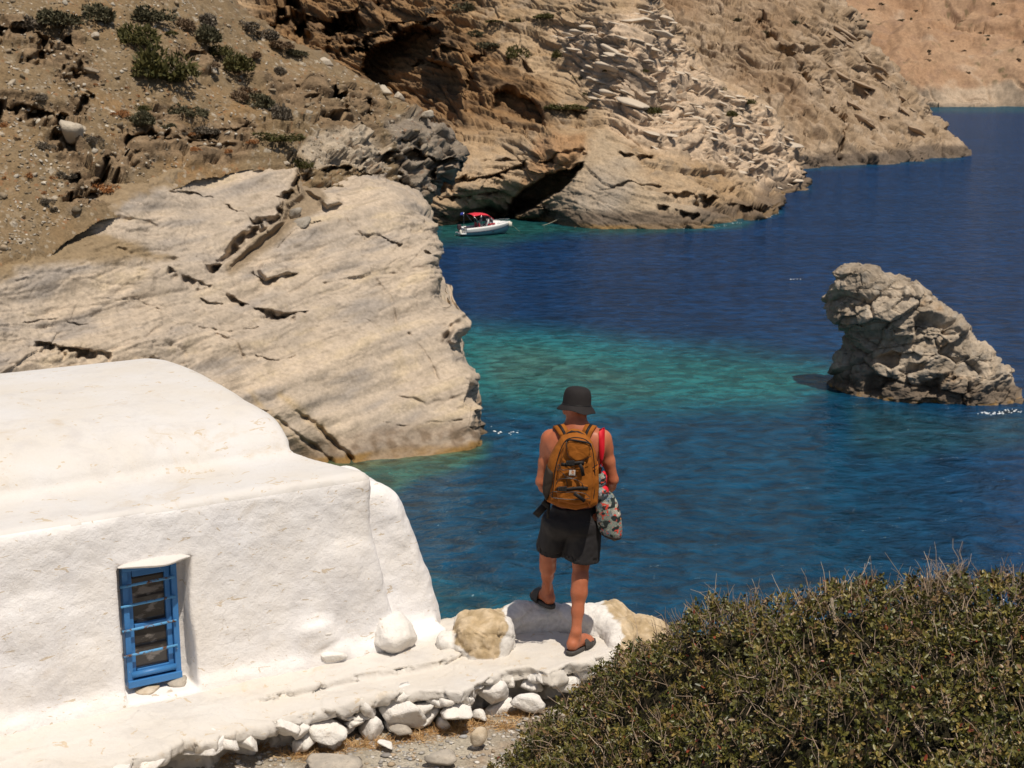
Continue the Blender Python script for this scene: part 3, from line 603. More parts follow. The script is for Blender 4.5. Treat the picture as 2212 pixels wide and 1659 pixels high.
# ------------------------------------------------------------------ sea stack
def sea_stack():
    zx = lambda x, y: (1728+.2441*x, 540+.2441*y)
    left = [zx(*p) for p in ((540, 138), (430, 190), (350, 330), (285, 450), (262, 570), (300, 690), (410, 755), (432, 870), (445, 945), (400, 1000), (368, 1120), (362, 1190), (350, 1260), (340, 1420))]
    right = [zx(p[0]-22*(p[1] > 500), p[1]) for p in ((545, 138), (600, 170), (850, 262), (975, 342), (1130, 352), (1160, 425), (1300, 520), (1425, 615), (1480, 710), (1560, 800), (1650, 850), (1720, 965), (1795, 1000), (1805, 1090), (1830, 1210), (1880, 1290), (1915, 1370), (1930, 1420))]
    Yc = 79.0
    def side(pl):
        q = np.array([W(u, v, Yc) for u, v in pl]); return q[:, 2], q[:, 0]
    zl, xl = side(left); zr, xr = side(right)
    top = zl[0]; nz, nt = 210, 370
    z = np.concatenate([np.linspace(top, -1.2, nz)])
    s = np.linspace(0, 1, nz)
    L = np.interp(-z, -zl, xl); R = np.interp(-z, -zr, xr); mid = (L+R)/2; hw = np.maximum((R-L)/2, .02)
    L2, mid2 = L, mid
    # plan: elongated, front edge steps towards the viewer to the right
    th = np.linspace(0, 2*np.pi, nt, endpoint=False)
    dep = 0.25+np.minimum(hw*.62, 2.6)
    ct, st = np.cos(th), np.sin(th)
    e = 1.25
    X = mid[:, None]+hw[:, None]*np.sign(ct)*np.abs(ct)**(2/2.2); Yy = Yc+dep[:, None]*np.sign(st)*np.abs(st)**(2/2.2) - .30*(X-mid[:, None]) + .35*np.interp(-z, [-6, -1, 0], [0.9, .2, 0])[:, None]
    P = np.stack([X, Yy, np.repeat(z[:, None], nt, 1)], -1)
    def nrm(P):
        du = np.roll(P, -1, 1)-np.roll(P, 1, 1); dv = np.gradient(P, axis=0); N = np.cross(dv, du); return -N/(np.linalg.norm(N, axis=-1, keepdims=True)+1e-9)
    N = nrm(P); N[:4] = [0, 0, 1]
    if (N[105, :, :2]*(P[105, :, :2]-P[105, :, :2].mean(0))).sum() < 0: N[4:] = -N[4:]
    w = .35*perlin(P*.6)[..., None]
    d = +.45*blocky(P+w, .2, .55, .36, .75, 81, .05, 1.0)+.20*blocky(P+w, .2, .4, .9, 1.7, 87, .06, .9)+.08*blocky(P, .3, .5, 2.2, 3.6, 89, .07)+.35*fbm(P*.45, 4)+.08*fbm(P*2.5, 3)
    # big hollows seen on the front: px centre, radii px, depth
    def px(P):
        x, y, zz = P[..., 0], P[..., 1], P[..., 2]-CAMZ; dd = y*CP-zz*SP; return VW/2+FPX*x/dd, VH/2-FPX*(y*SP+zz*CP)/dd
    U, V = px(P); front = P[..., 1] < Yc+.3
    hol = np.zeros(U.shape)
    for poly, dm in (([(1000, 600), (1060, 550), (1200, 560), (1370, 640), (1340, 760), (1200, 820), (1000, 830)], .9), ([(660, 950), (800, 890), (885, 920), (870, 1020), (800, 1060), (660, 990)], .8), ([(860, 1060), (960, 1010), (1160, 990), (1080, 1060), (960, 1120), (1000, 1260), (880, 1130)], .7),
                     ([(560, 1110), (640, 1080), (830, 1150), (740, 1200), (720, 1290), (550, 1290)], .6), ([(1010, 1240), (1080, 1170), (1250, 1120), (1250, 1300), (1010, 1290)], .7), ([(1310, 1170), (1400, 1080), (1480, 1090), (1400, 1170)], .5), ([(500, 480), (560, 410), (650, 450), (600, 500), (520, 560)], .4), ([(410, 480), (490, 480), (500, 560), (420, 560)], .4), ([(1490, 1080), (1520, 1080), (1530, 1350), (1490, 1400)], .6), ([(430, 640), (500, 650), (480, 720), (420, 730)], .4), ([(360, 990), (440, 1000), (440, 1200), (360, 1210)], .5)):
        q = [zx(*p) for p in poly]; hol = np.maximum(hol, dm*(1-sstep(-9, 1, pdist(U+3*perlin(P*2), V+3*perlin(P*2+9), q, True))))
    d = d - hol*front*1.0
    taper = sstep(0, .06, s)[:, None]
    P = P + N*(d*taper)[..., None]
    n = fbm(P*.5+3, 4); n2 = fbm(P*1.7+6, 4)
    c = lerp(C3(.27, .22, .165), C3(.42, .345, .26), sstep(-.35, .35, n)); c = lerp(c, C3(.30, .27, .23), .6*sstep(0, .4, n2)); c = lerp(c, C3(.40, .24, .11), .5*sstep(.2, .5, fbm(P*.6+20, 4)))
    zz = P[..., 2]+.35*n2; c = lerp(c, C3(.12, .09, .065), .85*sstep(1.5, .7, zz)); c = lerp(c, C3(.36, .20, .045), .8*sstep(.34, .12, zz)*sstep(-.1, .3, n2))
    F = grid_faces(nz, nt, True)
    o = mesh_np('sea_stack', P, F, ROCK, col=c, smooth=False)
    # cap
    tag(o, 'tall jagged rock standing alone in the sea on the right', 'rock')
    return o
sea_stack()

# foam where the swell meets the rock
def foam(name, pts, wid, n, seed, label):
    r = np.random.RandomState(seed); V = []; F = []
    P = np.array([Wz(u, v, 0.03) for u, v in pts]); seg = np.linalg.norm(np.diff(P, axis=0), axis=1); cum = np.concatenate([[0], np.cumsum(seg)])
    for k in range(n):
        t = r.uniform(0, cum[-1]); p = np.array([np.interp(t, cum, P[:, i]) for i in range(3)]); p[:2] += r.normal(size=2)*wid; p[2] = .03+r.uniform(0, .02)
        m = 7; a0 = r.uniform(0, 6.28); rx, ry = r.uniform(.015, .05)*np.array([1.8, .7]); b = len(V)
        for j in range(m):
            a = a0+6.283*j/m; q = r.uniform(.6, 1.2); V.append(p+np.array([math.cos(a)*rx*q, math.sin(a)*ry*q, 0]))
        V.append(p+np.array([0, 0, .03]))
        for j in range(m): F.append((b+j, b+(j+1) % m, b+m))
    o = mesh_np(name, np.array(V), np.array(F), FOAM); tag(o, kind='stuff'); o['label'] = label
FOAM = simple('sea_foam', (.75, .78, .78), .7, var=.05)
foam('sea_foam', [(2120, 893), (2160, 893), (2195, 886)], .16, 45, 3, 'white foam where the swell meets the lone sea rock')
foam('sea_foam', [(1045, 925), (1075, 932), (1100, 935)], .3, 12, 4, 'thin white foam off the tip of the pale slab')
foam('sea_foam', [(1440, 494), (1550, 490), (1640, 474), (1680, 459)], .3, 50, 5, 'white foam along the foot of the cove cliff')
foam('whitecap', [(1700, 604), (1730, 603)], .07, 7, 6, 'small whitecap on the open blue water')

# ------------------------------------------------------------------ hillside plants
def leafy(n, rx, ry, rz, size, seed, lumps=5, up=.4):
    r = np.random.RandomState(seed)
    c = r.uniform(-1, 1, size=(lumps, 3))*[.62, .62, .22]; rad = r.uniform(.22, .58, lumps)
    k = r.randint(0, lumps, n); d = r.normal(size=(n, 3)); d /= np.linalg.norm(d, axis=1)[:, None]
    p = c[k]+d*(rad[k]*r.uniform(.55, 1.0, n)**.5)[:, None]; p[:, 2] = np.abs(p[:, 2]+.15)
    p *= [rx, ry, rz]
    ax = d+r.normal(size=(n, 3))*.7; ax[:, 2] += up; ax /= np.linalg.norm(ax, axis=1)[:, None]
    sd = np.cross(ax, r.normal(size=(n, 3))); sd /= np.linalg.norm(sd, axis=1)[:, None]
    s = size*r.uniform(.6, 1.4, n)[:, None]
    V = np.stack([p-sd*s*.45, p+sd*s*.45, p+ax*s*1.5], 1).reshape(-1, 3)
    F = np.arange(3*n).reshape(-1, 3); return V, F
def leaf_mat(name, a, b, c=None):
    m, nt, bs = newmat(name)
    g = nt.nodes.new('ShaderNodeNewGeometry')
    col = mixc(nt, g.outputs['Random Per Island'], a, b)
    if c: col = mixc(nt, ramp(nt, noise_out(nt, 2.0, 3), [(.5, 0.), (.62, 1.)]), col, c)
    nt.links.new(col, bs.inputs['Base Color']); bs.inputs['Roughness'].default_value = .65; bs.inputs['Specular IOR Level'].default_value = .25
    return m
SHM = {'green': leaf_mat('dark_green_scrub', (.042, .044, .012), (.115, .100, .030)), 'grey': leaf_mat('grey_scrub', (.085, .070, .048), (.20, .165, .125)), 'olive': leaf_mat('olive_scrub', (.055, .052, .026), (.13, .115, .065)),
       'orange': leaf_mat('dry_orange_scrub', (.24, .095, .028), (.42, .20, .08)), 'brown': leaf_mat('dry_brown_scrub', (.13, .085, .05), (.24, .165, .10))}
SHV = {}
for kd in SHM:
    for q in range(5):
        V, F = leafy(1900 if kd != 'orange' else 700, 1.2, 1.2, .95, .12 if kd != 'green' else .105, 100+q*7+len(kd), (4, 9, 6, 12, 7)[q]); ob = mesh_np('shrub', V, F, SHM[kd]); SHV[kd, q] = ob.data; bpy.data.objects.remove(ob)
def shrub(a, u, v, w, h, kind, label, group, name='shrub', q=None, cat='shrub'):
    p, n = at_patch(a, u, v+h*.35); sc = p[1]/FPX
    o = bpy.data.objects.new(name, SHV[kind, int(u+v) % 5 if q is None else q]); COL.objects.link(o)
    o.location = VV(p+np.array([0, 0.0, -.10*h*sc])); o.scale = (w*sc*.52, w*sc*.5, h*sc*.72); o.rotation_euler = (0, 0, u*1.7)
    tag(o, label, cat, group); return o
G1 = 'shrubs on the soil hillside'; G2 = 'shrubs on the cove cliff'
for u, v, w, h, k, lab in [
  (345, 118, 100, 90, 'green', 'largest dark green shrub, in the middle of the soil hillside'), (292, 62, 66, 60, 'green', 'dark green shrub just above the largest hillside shrub'), (330, 18, 62, 42, 'olive', 'grey-green shrub at the top edge above the dark green shrubs'),
  (372, 160, 40, 36, 'green', 'small dark shrub at the foot of the largest hillside shrub'), (130, 22, 72, 42, 'olive', 'olive shrub at the top edge, second from the left corner'), (205, 14, 62, 46, 'olive', 'olive shrub at the top edge right of the dark rock hollow'),
  (55, 24, 56, 40, 'grey', 'grey shrub above the dark rock hollow in the top left corner'), (365, 70, 40, 18, 'green', 'flat green shrub right of the upper dark shrub'), (500, 122, 66, 52, 'green', 'green shrub on the bare slope right of the largest shrub'),
  (478, 98, 40, 26, 'green', 'small green shrub joined to the upper left of the green slope shrub'), (580, 158, 52, 42, 'green', 'round green shrub near the ridge, right of the green slope shrub'), (520, 200, 60, 40, 'brown', 'brown shrub on the slope below the round ridge shrub'),
  (552, 222, 48, 40, 'olive', 'olive shrub at the lower end of the brown slope shrub'), (592, 246, 36, 44, 'grey', 'grey bush beside the olive shrub on the slope'), (392, 226, 46, 30, 'olive', 'rounded grey-green cushion shrub alone on the bare scree'),
  (425, 243, 40, 26, 'olive', 'grey-green cushion touching the lone cushion shrub'), (286, 256, 46, 40, 'olive', 'round grey-green bush beside the orange one on the scree'), (256, 247, 24, 26, 'orange', 'orange dry bush touching the round grey-green bush'),
  (304, 230, 24, 18, 'green', 'tiny dark plant above the round grey-green bush'), (448, 278, 38, 24, 'grey', 'grey tuft on the dark rock band of the hillside'), (353, 274, 26, 18, 'olive', 'small olive tuft at the left end of the dark rock band'),
  (588, 318, 72, 22, 'green', 'long low green shrub along the top of the pale slab'), (648, 350, 34, 28, 'green', 'green shrub at the right end of the long low shrub'), (658, 406, 28, 30, 'green', 'dark green bush in the gully above the pale slab'),
  (228, 388, 38, 28, 'orange', 'largest orange dry bush, left above the pale slab'), (480, 340, 18, 12, 'orange', 'small orange tuft on the upper edge of the pale slab'), (532, 330, 20, 14, 'orange', 'orange tuft left of the long low green shrub'), (415, 340, 20, 14, 'orange', 'orange tuft over the left part of the upper slab'),
  (96, 437, 20, 14, 'grey', 'grey tuft on the bare soil at the left edge'), (110, 450, 16, 12, 'grey', 'smaller grey tuft below the grey tuft on bare soil'), (80, 228, 30, 18, 'grey', 'grey tuft left on the scree under the dark hollow'), (92, 316, 26, 20, 'grey', 'grey tuft just left of the leaning pale boulder'),
  (192, 316, 24, 18, 'grey', 'grey tuft just right of the leaning pale boulder'), (60, 382, 24, 16, 'orange', 'orange tuft at the far left below the boulder'), (136, 384, 30, 20, 'grey', 'grey tuft between the orange bushes on the left'), (4, 268, 16, 16, 'orange', 'orange tuft cut by the left edge of the view'),
  (430, 62, 56, 46, 'olive', 'olive bush below the top edge, left of the ridge scrub'), (455, 30, 44, 34, 'grey', 'grey bush above the olive bush near the ridge'), (400, 42, 40, 32, 'brown', 'brown bush right of the upper dark green shrub'), (530, 52, 52, 30, 'grey', 'grey ridge bush against the dark cliff, highest of the row'),
  (566, 76, 46, 28, 'grey', 'grey ridge bush against the dark cliff, second of the row'), (603, 97, 48, 24, 'brown', 'brown ridge bush against the dark cliff, third of the row'), (640, 112, 36, 18, 'olive', 'olive ridge bush against the dark cliff, last of the row'), (684, 165, 18, 16, 'grey', 'single grey tuft below the white ridge stone'),
  (545, 105, 30, 20, 'brown', 'brown tuft between ridge bushes and the green slope shrub'), (610, 140, 26, 20, 'grey', 'grey tuft right above the round ridge shrub'), (450, 150, 34, 20, 'brown', 'brown tuft left under the green slope shrub')]:
    shrub(HILL, u, v, w*1.32, h*1.25, k, lab, G1)
r = np.random.RandomState(5)
for k in range(60):
    u, v = r.uniform(0, 560), r.uniform(170, 470)
    if pdist(np.array([u]), np.array([v]), SLAB_TOP, True)[0] < 12: continue
    w = r.uniform(7, 15); kd = r.choice(['orange', 'orange', 'brown', 'grey'])
    shrub(HILL, u, v, w, w*.75, kd, {'orange': 'tiny orange dry tuft scattered on the soil slope', 'brown': 'tiny brown dry tuft scattered on the soil slope', 'grey': 'tiny grey tuft scattered on the soil slope'}[kd], 'tiny %s tufts dotted over the soil slope' % kd, 'dry_tuft', 2 if kd != 'orange' else 0, cat='tuft')
for u, v, w, h, k, lab in [(1120, 108, 50, 38, 'green', 'largest green bush on the cove cliff'), (1206, 112, 26, 24, 'green', 'green bush right of the largest cove bush'), (1216, 228, 66, 16, 'green', 'long flat green bush above the orange cave lip'), (1092, 48, 60, 12, 'green', 'flat green bush near the top of the cove cliff'),
  (1182, 32, 48, 16, 'green', 'green strip bush at the top of the pale broken rocks'), (1060, 92, 46, 22, 'olive', 'olive bush left of the largest cove bush'), (1034, 66, 36, 24, 'olive', 'olive bush above the dark overhang'), (1008, 20, 36, 30, 'olive', 'olive bush at the top edge above the overhang'), (925, 18, 26, 24, 'grey', 'grey bush at the top edge over the brown cliff'),
  (1310, 150, 16, 10, 'green', 'small green tuft on pale broken rocks, leftmost'), (1252, 166, 22, 10, 'green', 'small green tuft between the two largest cove bushes and the smooth slab'), (1264, 196, 18, 10, 'green', 'small green tuft at the head of the smooth grey slab'), (1412, 223, 40, 30, 'green', 'round green bush alone in the middle of the pale broken rocks'),
  (1390, 150, 18, 12, 'green', 'small green cushion above the round bush on pale rocks'), (1545, 215, 30, 12, 'green', 'green tuft on the right pale rocks, left of the pair'), (1572, 240, 28, 18, 'green', 'lower green tuft of the cluster on the right pale rocks'), (1602, 224, 24, 14, 'green', 'upper right green tuft of the cluster on pale rocks'), (1560, 188, 18, 14, 'green', 'topmost green tuft of the cluster on pale rocks')]:
    shrub(COVE, u, v, w*1.2, h*1.15, k, lab, G2)
for u, v, w, h, lab in [(1640, 76, 40, 16, 'olive bush on the brown headland near its top'), (1590, 40, 24, 12, 'olive bush high on the brown headland, left'), (1712, 52, 20, 12, 'small olive bush by the upper ridge of the headland')]:
    shrub(HEAD, u, v, w, h, 'olive', lab, 'shrubs on the brown headland')
for k in range(46):
    u, v = r.uniform(1830, 2212), r.uniform(0, 190)
    if u < np.interp(v, [0, 95, 203], [1825, 1872, 1995]): continue
    shrub(FAR, u, v, r.uniform(5, 13), r.uniform(4, 8), 'olive' if k % 3 else 'brown', 'tiny %s shrub speckling the far orange hillside' % ('olive' if k % 3 else 'brown'), 'tiny %s shrubs speckling the far hillside' % ('olive' if k % 3 else 'brown'))
# ------------------------------------------------------------------ loose rocks on the slopes
def loose(a, u, v, w, h, mat, lab, seed, group='loose boulders on the slopes', rot=(0, 0, 0), dz=.2, parent=None, name='boulder'):
    p, n = at_patch(a, u, v+h*.4); sc = p[1]/FPX
    o = stone(name, p+np.array([0, 0, dz*h*sc]), (w*sc*.52, w*sc*.45, h*sc*.55), seed, mat, rot, sub=3, planes=13, rough=.10, hr=(.28, .8), soft=.02)
    if lab: tag(o, lab, 'boulder', group)
    return o
for i, (u, v, w, h, m, lab, rt) in enumerate([(138, 302, 62, 50, PALEROCK, 'leaning pale boulder with a dark hollow side on the soil slope', (.2, .5, .3)), (703, 130, 34, 18, PALEROCK, 'white stone on the ridge against the dark cliff', (0, .3, 0)), (820, 200, 40, 20, PALEROCK, 'pale boulder on the ridge, uppermost of the ridge chain', (0, .5, 0)),
  (848, 222, 34, 18, PALEROCK, 'pale boulder on the ridge, second of the ridge chain', (0, .4, .4)), (880, 262, 40, 20, GREYROCK, 'grey boulder on the ridge above the grey bulging rock', (0, .3, 0)), (905, 268, 28, 20, PALEROCK, 'whitish boulder at the lower end of the ridge chain', (.3, 0, .6)),
  (408, 168, 20, 12, PALEROCK, 'small white stone under the largest hillside shrub', (0, 0, 0)), (448, 158, 28, 16, PALEROCK, 'white stone between two green slope shrubs', (0, .2, 0)), (205, 70, 22, 16, PALEROCK, 'white stone high on the scree left of dark green shrubs', (0, 0, 0)), (196, 158, 36, 18, BROWNROCK, 'dark brown slab stone lying on the scree', (0, .3, 0)),
  (165, 192, 14, 8, PALEROCK, 'small white stone alone on the left scree', (0, 0, 0)), (388, 282, 14, 7, PALEROCK, 'tiny white stone on the dark rock band', (0, 0, 0)), (600, 282, 26, 12, PALEROCK, 'pale flat stone below the grey bush', (0, .2, 0)), (612, 365, 16, 10, PALEROCK, 'pale stone at the right end of the upper slab', (0, 0, 0)), (635, 462, 44, 26, GREYROCK, 'grey boulder wedged in the gully', (0, -.4, 0)),
  (652, 480, 40, 20, GREYROCK, 'lower grey boulder in the gully', (0, -.2, .5)), (660, 250, 20, 12, GREYROCK, 'small grey rock on the ridge slope', (0, 0, 0)), (94, 455, 10, 8, PALEROCK, 'tiny white stone on bare soil at left', (0, 0, 0))]):
    loose(SLAB if v > 440 and u > 500 else HILL, u, v, w, h, m, lab, 300+i, rot=rt)
def scree():
    r = np.random.RandomState(31); V = []; F = []; C = []; v0, f0 = ICO[1]; k = 0
    while k < 3400:
        u, v = r.uniform(-60, 930), r.uniform(-10, 560)
        if pdist(np.array([u]), np.array([v]), SLAB_TOP, True)[0] < 4 or u > np.interp(v, [p[1] for p in hill_R], [p[0] for p in hill_R]): continue
        p, n = at_patch(HILL, u, v); s = r.uniform(.03, .11)*(2.2 if r.rand() < .07 else 1)
        q = v0*np.array([1, r.uniform(.6, 1), r.uniform(.35, .7)])*(1+.25*r.normal(size=(len(v0), 1))); V.append((q@rotm(r.normal()*.4, r.normal()*.4, r.uniform(0, 6)).T)*s+p); F.append(f0+k*len(v0))
        C.append(np.repeat((np.array([(.40, .34, .26), (.30, .235, .16), (.50, .45, .37), (.20, .16, .11), (.27, .21, .14)][r.randint(5)])*r.uniform(.8, 1.15))[None], len(v0), 0)); k += 1
    o = mesh_np('scree', np.concatenate(V), np.concatenate(F), ROCK, col=np.concatenate(C), smooth=False); tag(o, kind='stuff'); o['label'] = 'loose scree stones strewn over the soil hillside'
scree()
# broken blocks of the pale cliff, single pieces of the setting
blkV = []
for q in range(6):
    P, F = stone_geo((1, .8, .5), 400+q, 7, 3, .05, .012); ob = mesh_np('rock_block', P, F, None, smooth=False); blkV.append(ob.data); bpy.data.objects.remove(ob)
BLK = [rock_mat('block_rock', (.44, .37, .29), (.60, .51, .40), .5, .05, 3.0, (.30, .25, .19)), rock_mat('block_rock_grey', (.33, .29, .24), (.46, .40, .33), .5, .05, 3.0, (.18, .15, .12))]
BLKB = rock_mat('block_rock_brown', (.27, .195, .125), (.40, .30, .21), .5, .05, 3.0, (.16, .115, .075)); blkB = []
for me_ in blkV:
    m2 = me_.copy(); m2.materials.append(BLKB); blkB.append(m2); me_.materials.append(BLK[0])
def scatter_blocks(a, poly, n, smin, smax, seed, tilt, lib=blkV):
    r = np.random.RandomState(seed); P = np.array(poly); k = 0
    while k < n:
        u, v = r.uniform(P[:, 0].min(), P[:, 0].max()), r.uniform(P[:, 1].min(), P[:, 1].max())
        if pdist(np.array([u]), np.array([v]), poly, True)[0] > -6: continue
        p, nn = at_patch(a, u, v); s = r.uniform(smin, smax)*(1 if r.rand() < .8 else 1.7)
        o = bpy.data.objects.new('rock_block', lib[r.randint(6)]); COL.objects.link(o); o.parent = a.o
        o.location = VV(p); o.scale = (s*1.25, s*.8, s*r.uniform(.35, .6)); o.rotation_euler = (r.normal()*.15, tilt+r.normal()*.13, r.uniform(-.35, .35)); k += 1
scatter_blocks(COVE, PALE, 150, .5, 1.0, 1, .25)
scatter_blocks(HEAD, [(1700, 40), (1800, 30), (1850, 110), (1960, 220), (2040, 310), (1900, 330), (1800, 220)], 60, .7, 1.5, 2, .6, blkB)
print('mid', time.time()-T0)
# ------------------------------------------------------------------ small motor boat
def boxv(c, s, rz=0.0, ry=0.0):
    v = np.array([[x, y, z] for x in (-.5, .5) for y in (-.5, .5) for z in (-.5, .5)])*s
    v = v@rotm(0, ry, rz).T+np.array(c); f = [(0, 1, 3, 2), (4, 6, 7, 5), (0, 4, 5, 1), (2, 3, 7, 6), (0, 2, 6, 4), (1, 5, 7, 3)]
    return v, np.array(f)
def join(parts):
    V = []; F = []; b = 0
    for v, f in parts: V.append(np.asarray(v)); F.append(np.asarray(f)+b); b += len(v)
    return np.concatenate(V), np.concatenate(F)
def tube(pts, r, n=8, cap=True, r2=None):
    pts = np.array(pts, float); m = len(pts); T = np.gradient(pts, axis=0); T /= np.linalg.norm(T, axis=1)[:, None]+1e-9
    up = np.array([0, 0, 1.0]) if abs(T[0, 2]) < .9 else np.array([1.0, 0, 0]); V = []
    N = np.cross(T[0], up); N /= np.linalg.norm(N)
    for k in range(m):
        N = N-T[k]*np.dot(N, T[k]); N /= np.linalg.norm(N)+1e-9; B = np.cross(T[k], N)
        rr = (r if np.isscalar(r) else r[k])
        a = np.linspace(0, 2*np.pi, n, endpoint=False); V.append(pts[k]+rr*(np.cos(a)[:, None]*N+np.sin(a)[:, None]*B))
    V = np.concatenate(V); F = grid_faces(m, n, True)
    if cap:
        V = np.concatenate([V, pts[:1], pts[-1:]]); c0, c1 = len(V)-2, len(V)-1; i = np.arange(n); j = (i+1) % n
        F = np.concatenate([F, np.stack([i, j, np.full(n, c0), np.full(n, c0)], 1), np.stack([(m-1)*n+j, (m-1)*n+i, np.full(n, c1), np.full(n, c1)], 1)])
        # triangles stored as degenerate-free: rebuild below
    return V, F
def mesh_any(name, V, F, mat, parent=None, smooth=True, bevel=0):
    fs = [tuple(dict.fromkeys(int(i) for i in f)) for f in F]
    me = bpy.data.meshes.new(name); me.from_pydata([tuple(map(float, v)) for v in V], [], fs); me.materials.append(mat)
    if smooth: me.polygons.foreach_set('use_smooth', np.ones(len(me.polygons), bool))
    me.update()
    o = bpy.data.objects.new(name, me); COL.objects.link(o)
    if parent is not None: o.parent = parent
    if bevel:
        b = o.modifiers.new('bevel', 'BEVEL'); b.width = bevel; b.segments = 2; b.limit_method = 'ANGLE'
    return o
def build_boat():
    root = empty('motor_boat', VV(Wz(1049, 507, 0.0)+np.array([0, 0, .16])), 'small white motor boat with a red canopy moored by the cave', 'boat'); root.rotation_euler = (0, 0, math.radians(24))
    white = simple('boat_gelcoat', (.80, .79, .77), .25, var=.04, scale=3, coat=.3); blue = simple('hull_paint', (.25, .42, .56), .35, var=.1, scale=3); navy = simple('rubbing_strake', (.03, .03, .06), .5)
    red = simple('red_canvas', (.62, .025, .045), .75, var=.1, scale=6, bumpd=.01, bscale=30); dark = simple('dark_interior', (.05, .03, .035), .6); glass = simple('tinted_glass', (.16, .15, .15), .1, var=.05); steel = simple('steel_rail', (.6, .6, .6), .3, 1.0); redv = simple('red_vinyl', (.45, .03, .04), .5); fen = simple('fender', (.75, .7, .58), .5); flag = simple('blue_flag', (.05, .07, .40), .7, var=.3)
    st = [(-2.45, .98, .62, .86, .02, -.25), (-1.9, 1.04, .66, .92, .0, -.32), (-1.0, 1.08, .72, .95, .02, -.38), (0, 1.08, .80, .90, .08, -.38), (1.0, .95, .90, .68, .18, -.34), (1.8, .66, 1.0, .40, .32, -.22), (2.4, .28, 1.07, .14, .52, .08), (2.72, .03, 1.10, .02, .80, .62)]
    xs = np.linspace(-2.45, 2.72, 40); a = np.array(st); bd, zd, bc, zc, zk = [np.interp(xs, a[:, 0], a[:, k]) for k in range(1, 6)]
    def ring(side, k): return None
    lo = []; up = []; stripe = []
    zmid = zc+(zd-zc)*.42; bmid = bc+(bd-bc)*.55
    rows = np.stack([np.stack([xs, 0*xs, zk], -1), np.stack([xs, -bc, zc], -1), np.stack([xs, -bmid, zmid], -1)], 1); rowsR = rows.copy(); rowsR[..., 1] *= -1
    n = len(xs)
    def strip2(rows): return rows.reshape(-1, 3), grid_faces(rows.shape[0], rows.shape[1])
    full = np.concatenate([rows[:, ::-1], rowsR[:, 1:]], 1); tr = full[0]; V, F = strip2(full); V = np.concatenate([V]); F = list(map(tuple, F)); F.append(tuple(range(full.shape[1])))
    mesh_any('hull', V, F, blue, root)
    upper = []
    for sgn in (-1, 1):
        q = np.stack([np.stack([xs, sgn*(bmid+.012), zmid+.0], -1), np.stack([xs, sgn*(bd+.03), zd-.12], -1), np.stack([xs, sgn*(bd+.03), zd], -1), np.stack([xs, sgn*(bd-.13), zd+.05], -1), np.stack([xs, sgn*np.maximum(bd-.18, 0), zd-.02], -1), np.stack([xs, sgn*np.maximum(bd-.2, 0), np.where(xs < .5, .25, zd-.03)], -1)], 1); upper.append(strip2(q))
    V, F = join(upper); mesh_any('gunwale', V, F, white, root)
    for sgn in (-1, 1): mesh_any('rubbing_strake', *tube(np.stack([xs, sgn*(bmid+.02), zmid], -1), .035, 6), navy, root)
    q = [boxv((-2.42, 0, .42), (.08, 1.85, .42)), boxv((-2.72, 0, .12), (.55, 1.75, .10))]; mesh_any('transom', *q[0], white, root, False, .02); mesh_any('swim_platform', *q[1], white, root, False, .03)
    mesh_any('cockpit_floor', *boxv((-.95, 0, .22), (3.0, 1.75, .05)), dark, root, False)
    # fore deck / cuddy cabin
    k = xs > .15; X = xs[k]; B = np.maximum(bd[k]-.12, .01); crown = np.interp(X, [.15, .6, 1.2, 2.0, 2.7], [.42, .42, .34, .14, .0]); Zd = zd[k]
    ang = np.linspace(-1, 1, 13); q = np.stack([np.stack([X, B*t, Zd+crown*(1-abs(t)**2.4)], -1) for t in ang], 1); V, F = strip2(q); F = list(map(tuple, F)); F.append(tuple(range(13))); mesh_any('cabin', V, F, white, root)
    # windscreen
    wsx = np.array([[.05, -.92, 1.10], [.55, -.70, 1.2], [.85, 0, 1.27], [.55, .70, 1.2], [.05, .92, 1.10]]); top = wsx+np.array([[-.32, .05, .40], [-.42, .06, .46], [-.45, 0, .46], [-.42, -.06, .46], [-.32, -.05, .40]])
    q = np.stack([wsx, top], 1); ws = mesh_any('windscreen', *strip2(q), glass, root, False); mesh_any('frame', *join([tube(top, .025, 6), tube(wsx, .02, 6)]+[tube([wsx[i], top[i]], .02, 6) for i in range(5)]), white, ws)
    for s in (-1, 1): mesh_any('side_arch', *tube([(-.35, s*.98, .82), (-.15, s*.95, 1.15), (.0, s*.9, 1.5)], .06, 8), white, root)
    for y in (-.42, .42):
        mesh_any('seat', *join([boxv((-.7, y, .55), (.5, .5, .35)), boxv((-.93, y, .9), (.12, .5, .5))]), redv, root, False, .04)
    mesh_any('stern_bench', *boxv((-2.0, 0, .5), (.45, 1.5, .3)), dark, root, False, .05)
    mesh_any('side_cushion', *boxv((.25, -.86, 1.0), (.9, .05, .16), ry=-.1), redv, root, False, .02)
    # canopy
    x = np.linspace(-1.75, .55, 16); y = np.linspace(-1.02, 1.02, 13); X, Yg = np.meshgrid(x, y, indexing='ij')
    Z = np.interp(X, [-1.75, -1.0, -.3, .0, .55], [2.02, 2.12, 2.08, 1.98, 1.58])-.14*(np.abs(Yg)/1.02)**2.5+.01*np.sin(X*9)*np.cos(Yg*5)
    can = mesh_any('canopy', *strip2(np.stack([X, Yg, Z], -1)), red, root); so = can.modifiers.new('thick', 'SOLIDIFY'); so.thickness = .02
